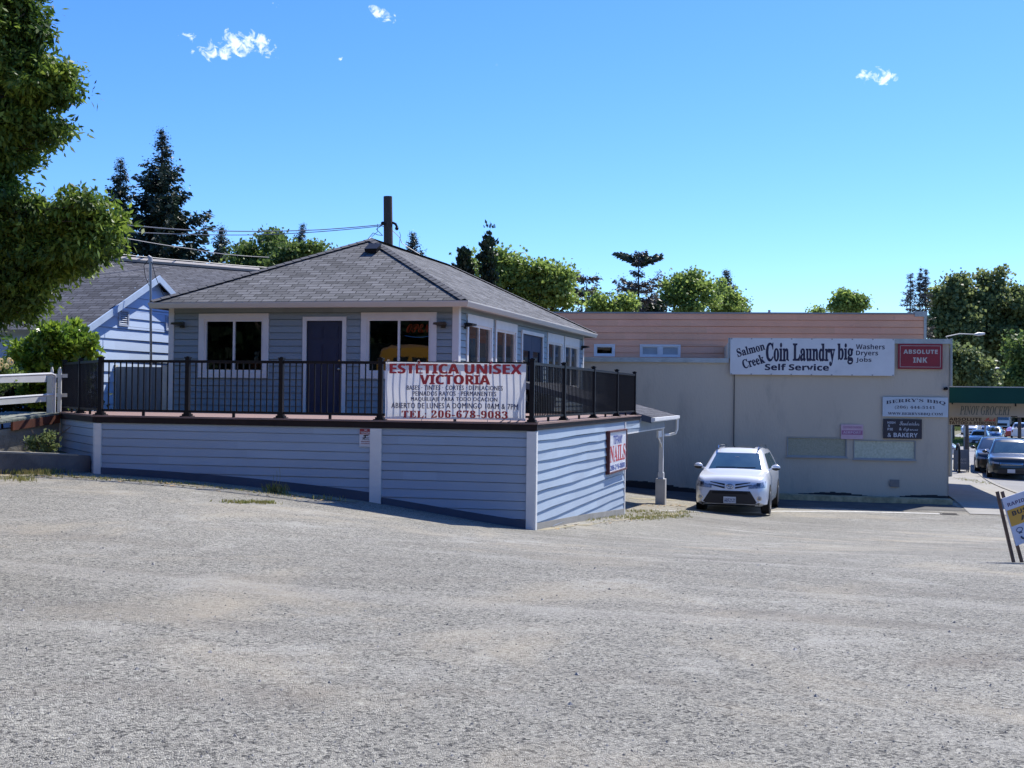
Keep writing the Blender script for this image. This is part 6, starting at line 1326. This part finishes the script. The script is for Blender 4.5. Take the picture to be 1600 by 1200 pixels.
# sign post on the verge
p = gpt(1506.3, 705); t = thing('street_sign', 'thin grey post with a narrow sign seen edge on beside the verge', 'sign', p)
hh = at(1506.3, 665, (p - EYEV).dot(fw)).z - p.z
M = MB(); M.tube([(0, 0, 0), (0, 0, hh)], .045, 6); M.build('post', mat('grey post', (.18, .18, .18), .6), t, local=True); M = MB(); M.box(-.03, .04, -.25, .25, hh - .75, hh - .05); M.build('sign_panel', M_COPE, t, local=True)
# sandwich board and bike rack on the pavement
p = gpt(1502, 737); t = thing('sandwich_board', 'grey folding sandwich board standing on the pavement beyond the building corner', 'sign', p)
for sy, nm in ((-1, 'front_panel'), (1, 'back_panel')):
    M = MB(); M.hexa([(-.33, sy * .22 - .012, .1), (.33, sy * .22 - .012, .1), (.33, sy * .22 + .012, .1), (-.33, sy * .22 + .012, .1), (-.33, sy * .03 - .012, 1.02), (.33, sy * .03 - .012, 1.02), (.33, sy * .03 + .012, 1.02), (-.33, sy * .03 + .012, 1.02)])
    for x in (-.30, .25): M.box(x, x + .05, sy * .235 - .02, sy * .235 + .02, 0, .12)
    M.build(nm, mat('slate grey board', (.16, .18, .20), .6), t, local=True)
M = MB(); lettering(M, Fr((0, -.145), (1, 0)), 'WE', -.12, .2, .52, .62, .0, 'sansbold'); lettering(M, Fr((0, -.175), (1, 0)), 'LOVE', -.2, .2, .34, .46, .0, 'sansbold'); M.build('lettering', mat('pale chalk', (.4, .42, .42), .6), t, local=True)
p = gpt(1496.5, 738); t = thing('bike_rack', 'black hoop shaped bike rack beside the sandwich board', 'bike rack', p)
M = MB(); M.tube([(0, -.45, -.1), (0, -.45, .95)] + [(0, -.45 * math.cos(a), .95 + .35 * math.sin(a)) for a in np.linspace(.2, math.pi - .2, 8)] + [(0, .45, .95), (0, .45, -.1)], .05, 8); M.build('hoop', M_BLACK, t, local=True, smooth=True)
M = MB(); M.box(-.1, .1, -.53, -.37, -.02, .015); M.box(-.1, .1, .37, .53, -.02, .015); M.build('base_plate', M_BLACK, t, local=True)
# drain grate in the asphalt
g = gpt(1482, 803.5); t = thing('drain_grate', 'small slotted drain grate at the end of the white line', 'drain', g)
M = MB()
for k in range(9): x = -.20 + k * .05; M.box(x - .014, x + .014, -.17, .17, .002, .012)
M.build('slot', M_BLACK, t, local=True); M = MB(); M.box(-.24, .24, -.2, -.175, .002, .014); M.box(-.24, .24, .175, .2, .002, .014); M.build('frame', mat('rusty iron', (.20, .17, .14), .8), t, local=True)

# ------------------------------------------------------------------ leaning A-frame sign at the right edge
p = gpt(1588, 879); dd = (p - EYEV).dot(fw); af = thing('frame_sign', 'leaning wooden A-frame sign with a white and mustard RAPIDR board at the right edge', 'sign', p)
tl, tr_, bl_p, br_p = at(1566, 779, dd), at(1650, 750, dd + .22), at(1588, 853, dd - .02), at(1672, 826, dd + .20)
ex = (tr_ - tl).normalized(); ezv = (tl - bl_p); wd = (tr_ - tl).length; hb = ezv.length; ez_ = ezv.normalized(); en = ex.cross(ez_).normalized()
class F3:
    def __init__(s, o, x, n, z): s.o, s.x, s.n, s.z = o, x, n, z
    def __call__(s, a, n, z): return s.o + s.x * a + s.n * n + s.z * z
if en.dot(EYEV - tl) < 0: en = -en
FA3 = F3(bl_p, ex, en, ez_)
M = MB(); M.fbox(FA3, 0, wd, -.012, 0, 0, hb); M.build('sign_board', mat('pale lilac white board', (.60, .62, .72), .45, (.56, .58, .68), 3, .5), af)
M = MB(); M.fbox(FA3, .012, wd - .01, .001, .003, hb * .40, hb * .735); M.build('mustard_band', mat('mustard print', (.66, .34, .03), .5), af)
M = MB(); lettering(M, FA3, 'BUSINESS', .07, .62, hb * .595, hb * .69, .005, 'sansbold', .01); lettering(M, FA3, 'AREA', .17, .45, hb * .455, hb * .55, .005, 'sansbold', .01); M.build('black_lettering', mat('black print', (.02, .018, .02), .5), af)
M = MB(); lettering(M, FA3, 'RAPIDR', .045, .36, hb * .80, hb * .875, .002, 'sansbold', .0, shear=.0); M.build('purple_lettering', mat('purple print', (.06, .025, .12), .5), af)
M = MB(); c0 = FA3(.11, .003, hb * .27)
M.tube([FA3(.11 + .045 * math.cos(a), .003, hb * .29 + .028 * math.sin(a)) for a in np.linspace(0, 6.283, 13)], .004, 4, False); M.fbox(FA3, .085, .135, .001, .005, hb * .215, hb * .235); M.fbox(FA3, .21, .30, .001, .005, hb * .28, hb * .31); M.tube([FA3(.10, .003, hb * .15), FA3(.115, .003, hb * .11), FA3(.15, .003, hb * .08)], .012, 5); M.fbox(FA3, .24, .32, .001, .005, hb * .10, hb * .13); M.build('symbol', mat('navy symbol print', (.03, .06, .14), .5), af)
M_WOOD = mat('weathered dark stake', (.13, .085, .065), .85, (.08, .055, .045), 8, .9, .4, 30)
for o1, dx in ((0, 0), (.055, .10)):
    a_, b_ = at(1560.5 + o1 * 140, 768, dd + .02 + o1), at(1587 + dx * 130, 880 if dx == 0 else 886, dd - .0 + o1 * 2); b_.z = gz(b_.x, b_.y) - .02
    d_ = (b_ - a_).normalized(); s1 = d_.cross(en).normalized() * .018; s2 = en * .012; o_ = -en * .03
    M = MB(); M.hexa([b_ + o_ - s1 - s2, b_ + o_ + s1 - s2, b_ + o_ + s1 + s2, b_ + o_ - s1 + s2, a_ + o_ - s1 - s2, a_ + o_ + s1 - s2, a_ + o_ + s1 + s2, a_ + o_ - s1 + s2]); M.build('stake', M_WOOD, af)
a_ = tr_ - ex * .05; b_ = V3((a_.x + .16, a_.y - .05, 0)); b_.z = gz(b_.x, b_.y) - .02; M = MB(); M.tube([a_ - en * .03, b_], .02, 4); M.build('stake', M_WOOD, af)

# ------------------------------------------------------------------ utility pole, cables, lamps
pb_, pt_ = at(613, 470, 42), at(606, 307, 42); pb_.z = -.5; d_ = (pt_ - pb_)
up_ = thing('utility_pole', 'leaning brown wooden utility pole rising behind the salon ridge', 'pole', pb_)
M = MB(); M.tube([pb_, pt_], [.20, .155], 14); M.build('pole', mat('creosoted timber', (.085, .06, .045), .9, (.055, .042, .036), 3, .9, .5, 12, stretch=(6, 6, .4)), up_, smooth=True)
M = MB(); q = at(598, 349, 41.8); M.ball(q, .07); M.tube([q, at(603, 349, 42)], .03, 6); q2 = at(618, 352, 41.9); M.tube([at(614, 348, 42), at(618, 350, 41.8), at(621, 356, 41.8)], .045, 6); M.ball(at(620, 357, 41.8), .07); M.build('insulator', M_BLACK, up_, smooth=True)
def cable(label, pts, r=.012, group='wires between the pole and the left houses', name='power_cable', mt=None):
    P = []
    for k in range(len(pts) - 1):
        a, b = V3(pts[k]), V3(pts[k + 1])
        for i in range(8): P.append(a.lerp(b, i / 8) - V3((0, 0, math.sin(math.pi * i / 8) * (a - b).length * .004)))
    P.append(V3(pts[-1])); M = MB(); M.tube(P, r, 5); o = M.build(name, mt or mat('weathered cable', (.20, .20, .21), .5), None); c = P[0].copy(); rebase(o, c); prop(o, label, 'cable', group); return o
cable('upper of the two long cables from the utility pole to the left', [at(597, 351, 42), at(500, 359, 40.5), at(400, 361.5, 38.5), at(290, 359, 36), at(215, 353, 34), at(60, 338, 31)], .017)
cable('lower of the two long cables from the utility pole to the left', [at(597, 353, 42), at(500, 362, 40.5), at(400, 367, 38.5), at(290, 366, 36), at(200, 362, 34), at(60, 350, 31)], .014)
cable('thin cable slanting down to the right in front of the tallest spruce', [at(120, 358, 31), at(205, 374, 33), at(300, 389, 36), at(350, 397, 39), at(420, 402, 42)], .012)
cable('lowest cable crossing just above the blue house ridge', [at(120, 388, 28), at(185, 397, 29), at(300, 408, 31.5), at(430, 419, 34), at(520, 424, 38)], .013)
cable('service cable drooping from the pole to the salon ridge', [at(597, 352, 41.9), at(588, 358, 41.6), at(598, 368, 41.6), at(590, 367, 41.5), at(583, 364, 41.4), at(572, 377, 41)], .012, None, 'service_cable')
cable('second looped service cable beside the pole', [at(590, 350, 41.8), at(590, 362, 41.6), at(576, 374, 41.0), at(560, 395, 40)], .010, None, 'service_cable')
cable('pale cable running right from the pole behind the ridge', [at(594, 352, 41.9), at(612, 359, 42.2), at(624, 370, 42.6), at(628, 380, 42.8), at(660, 400, 43)], .013, None, 'service_cable', mat('pale cable', (.5, .5, .48), .5))
cable('short hanging cable right of the utility pole', [at(624, 362, 42.5), at(626, 368, 42.5), at(624, 380, 42.5), at(624, 396, 42.5)], .010, None, 'service_cable')
def lamp(label, px, topy, basey, d, arm0, arm1):
    a = at(px, topy, d); g = V3((a.x, a.y, gz(a.x, a.y))); t = thing('street_lamp', label, 'street lamp', g)
    M = MB(); M.tube([g, a + V3((0, 0, .1))], [.085, .045], 8); M.build('pole', mat('galvanised lamp pole', (.30, .31, .30), .5, metal=.5), t, smooth=True)
    b, c = at(*arm0, d), at(*arm1, d + .5); M = MB(); M.tube([a + V3((0, 0, -.15)), b, b.lerp(c, .45) + V3((0, 0, .08)), c], [.035, .03, .028, .022], 6); M.build('arm', mat('pale lamp arm', (.42, .43, .42), .4), t, smooth=True)
    M = MB(); e = c + (c - b).normalized() * .45; M.tube([c - (c - b).normalized() * .1, c + (c - b).normalized() * .1, e], [.03, .085, .05], 8); M.build('lamp_head', mat('pale lamp head', (.55, .56, .55), .4), t, smooth=True)
lamp('grey street lamp behind the taupe building corner with a long arm to the right', 1486.5, 532, 600, 52, (1478, 526), (1525, 522.5))
lamp('smaller distant street lamp in front of the oaks', 1540, 585, 640, 105, (1543, 577), (1556, 575.5))

# ------------------------------------------------------------------ yellow school bus parked off to the left (seen in the window)
bus = thing('school_bus', 'yellow school bus reflected in the right front window', 'bus', (0, 0, 0))
M_YEL = mat('school bus yellow', (.55, .29, .025), .35, (.50, .26, .025), 2, .4, coat=.5)
M = MB(); BL = 6.9; secs = [(0, .55, 1.25), (.12, .5, 1.42), (1.5, .5, 1.62), (1.62, .5, 2.55), (1.75, .5, 2.85), (2.0, .5, 2.98), (BL - .25, .5, 2.98), (BL - .05, .5, 2.85), (BL, .6, 2.6)]
rows = []
for x, zb, zt in secs:
    i = len(M.v); wv = 1.22 if x > 1.55 else 1.05
    M.v += [(x, -wv, zb), (x, -wv, zt - .35), (x, -wv + .12, zt - .12), (x, -wv + .4, zt), (x, wv - .4, zt), (x, wv - .12, zt - .12), (x, wv, zt - .35), (x, wv, zb)]; rows.append(i)
for a, b in zip(rows, rows[1:]):
    for k in range(8): M.f.append((a + k, a + (k + 1) % 8, b + (k + 1) % 8, b + k)); M.uv.append([(0, 0)] * 4)
for r_ in (rows[0], rows[-1]): M.f.append(tuple(r_ + k for k in range(8))); M.uv.append([(0, 0)] * 8)
M.build('body', M_YEL, bus, local=True, smooth=True)
for sy in (-1, 1):
    for zq in (1.05, 1.42, 1.95): M = MB(); M.box(1.7, BL - .1, min(sy * 1.222, sy * 1.24), max(sy * 1.222, sy * 1.24), zq, zq + .05); M.build('rub_rail', M_BPLA, bus, local=True)
    for k in range(7): M = MB(); x = 2.2 + k * .66; M.box(x, x + .52, min(sy * 1.222, sy * 1.235), max(sy * 1.222, sy * 1.235), 2.02, 2.55); M.build('window', M_CGL, bus, local=True)
    for x in (1.05, 5.4): M = MB(); M.wheel((x, sy * 1.08, .48), (0, 1, 0), .48, .3, 20); M.build('wheel', M_TYRE, bus, local=True)
M = MB(); M.hexa([(1.56, -.95, 1.68), (1.56, .95, 1.68), (1.60, .95, 1.68), (1.60, -.95, 1.68), (1.62, -.95, 2.5), (1.62, .95, 2.5), (1.68, .95, 2.5), (1.68, -.95, 2.5)]); M.build('windshield', M_CGL, bus, local=True)
bus.location = (-14.9, 8.0, gz(-12, 8.2)); bus.rotation_euler = (0, 0, R(0))

if TMPS is not None: bpy.data.scenes.remove(TMPS)
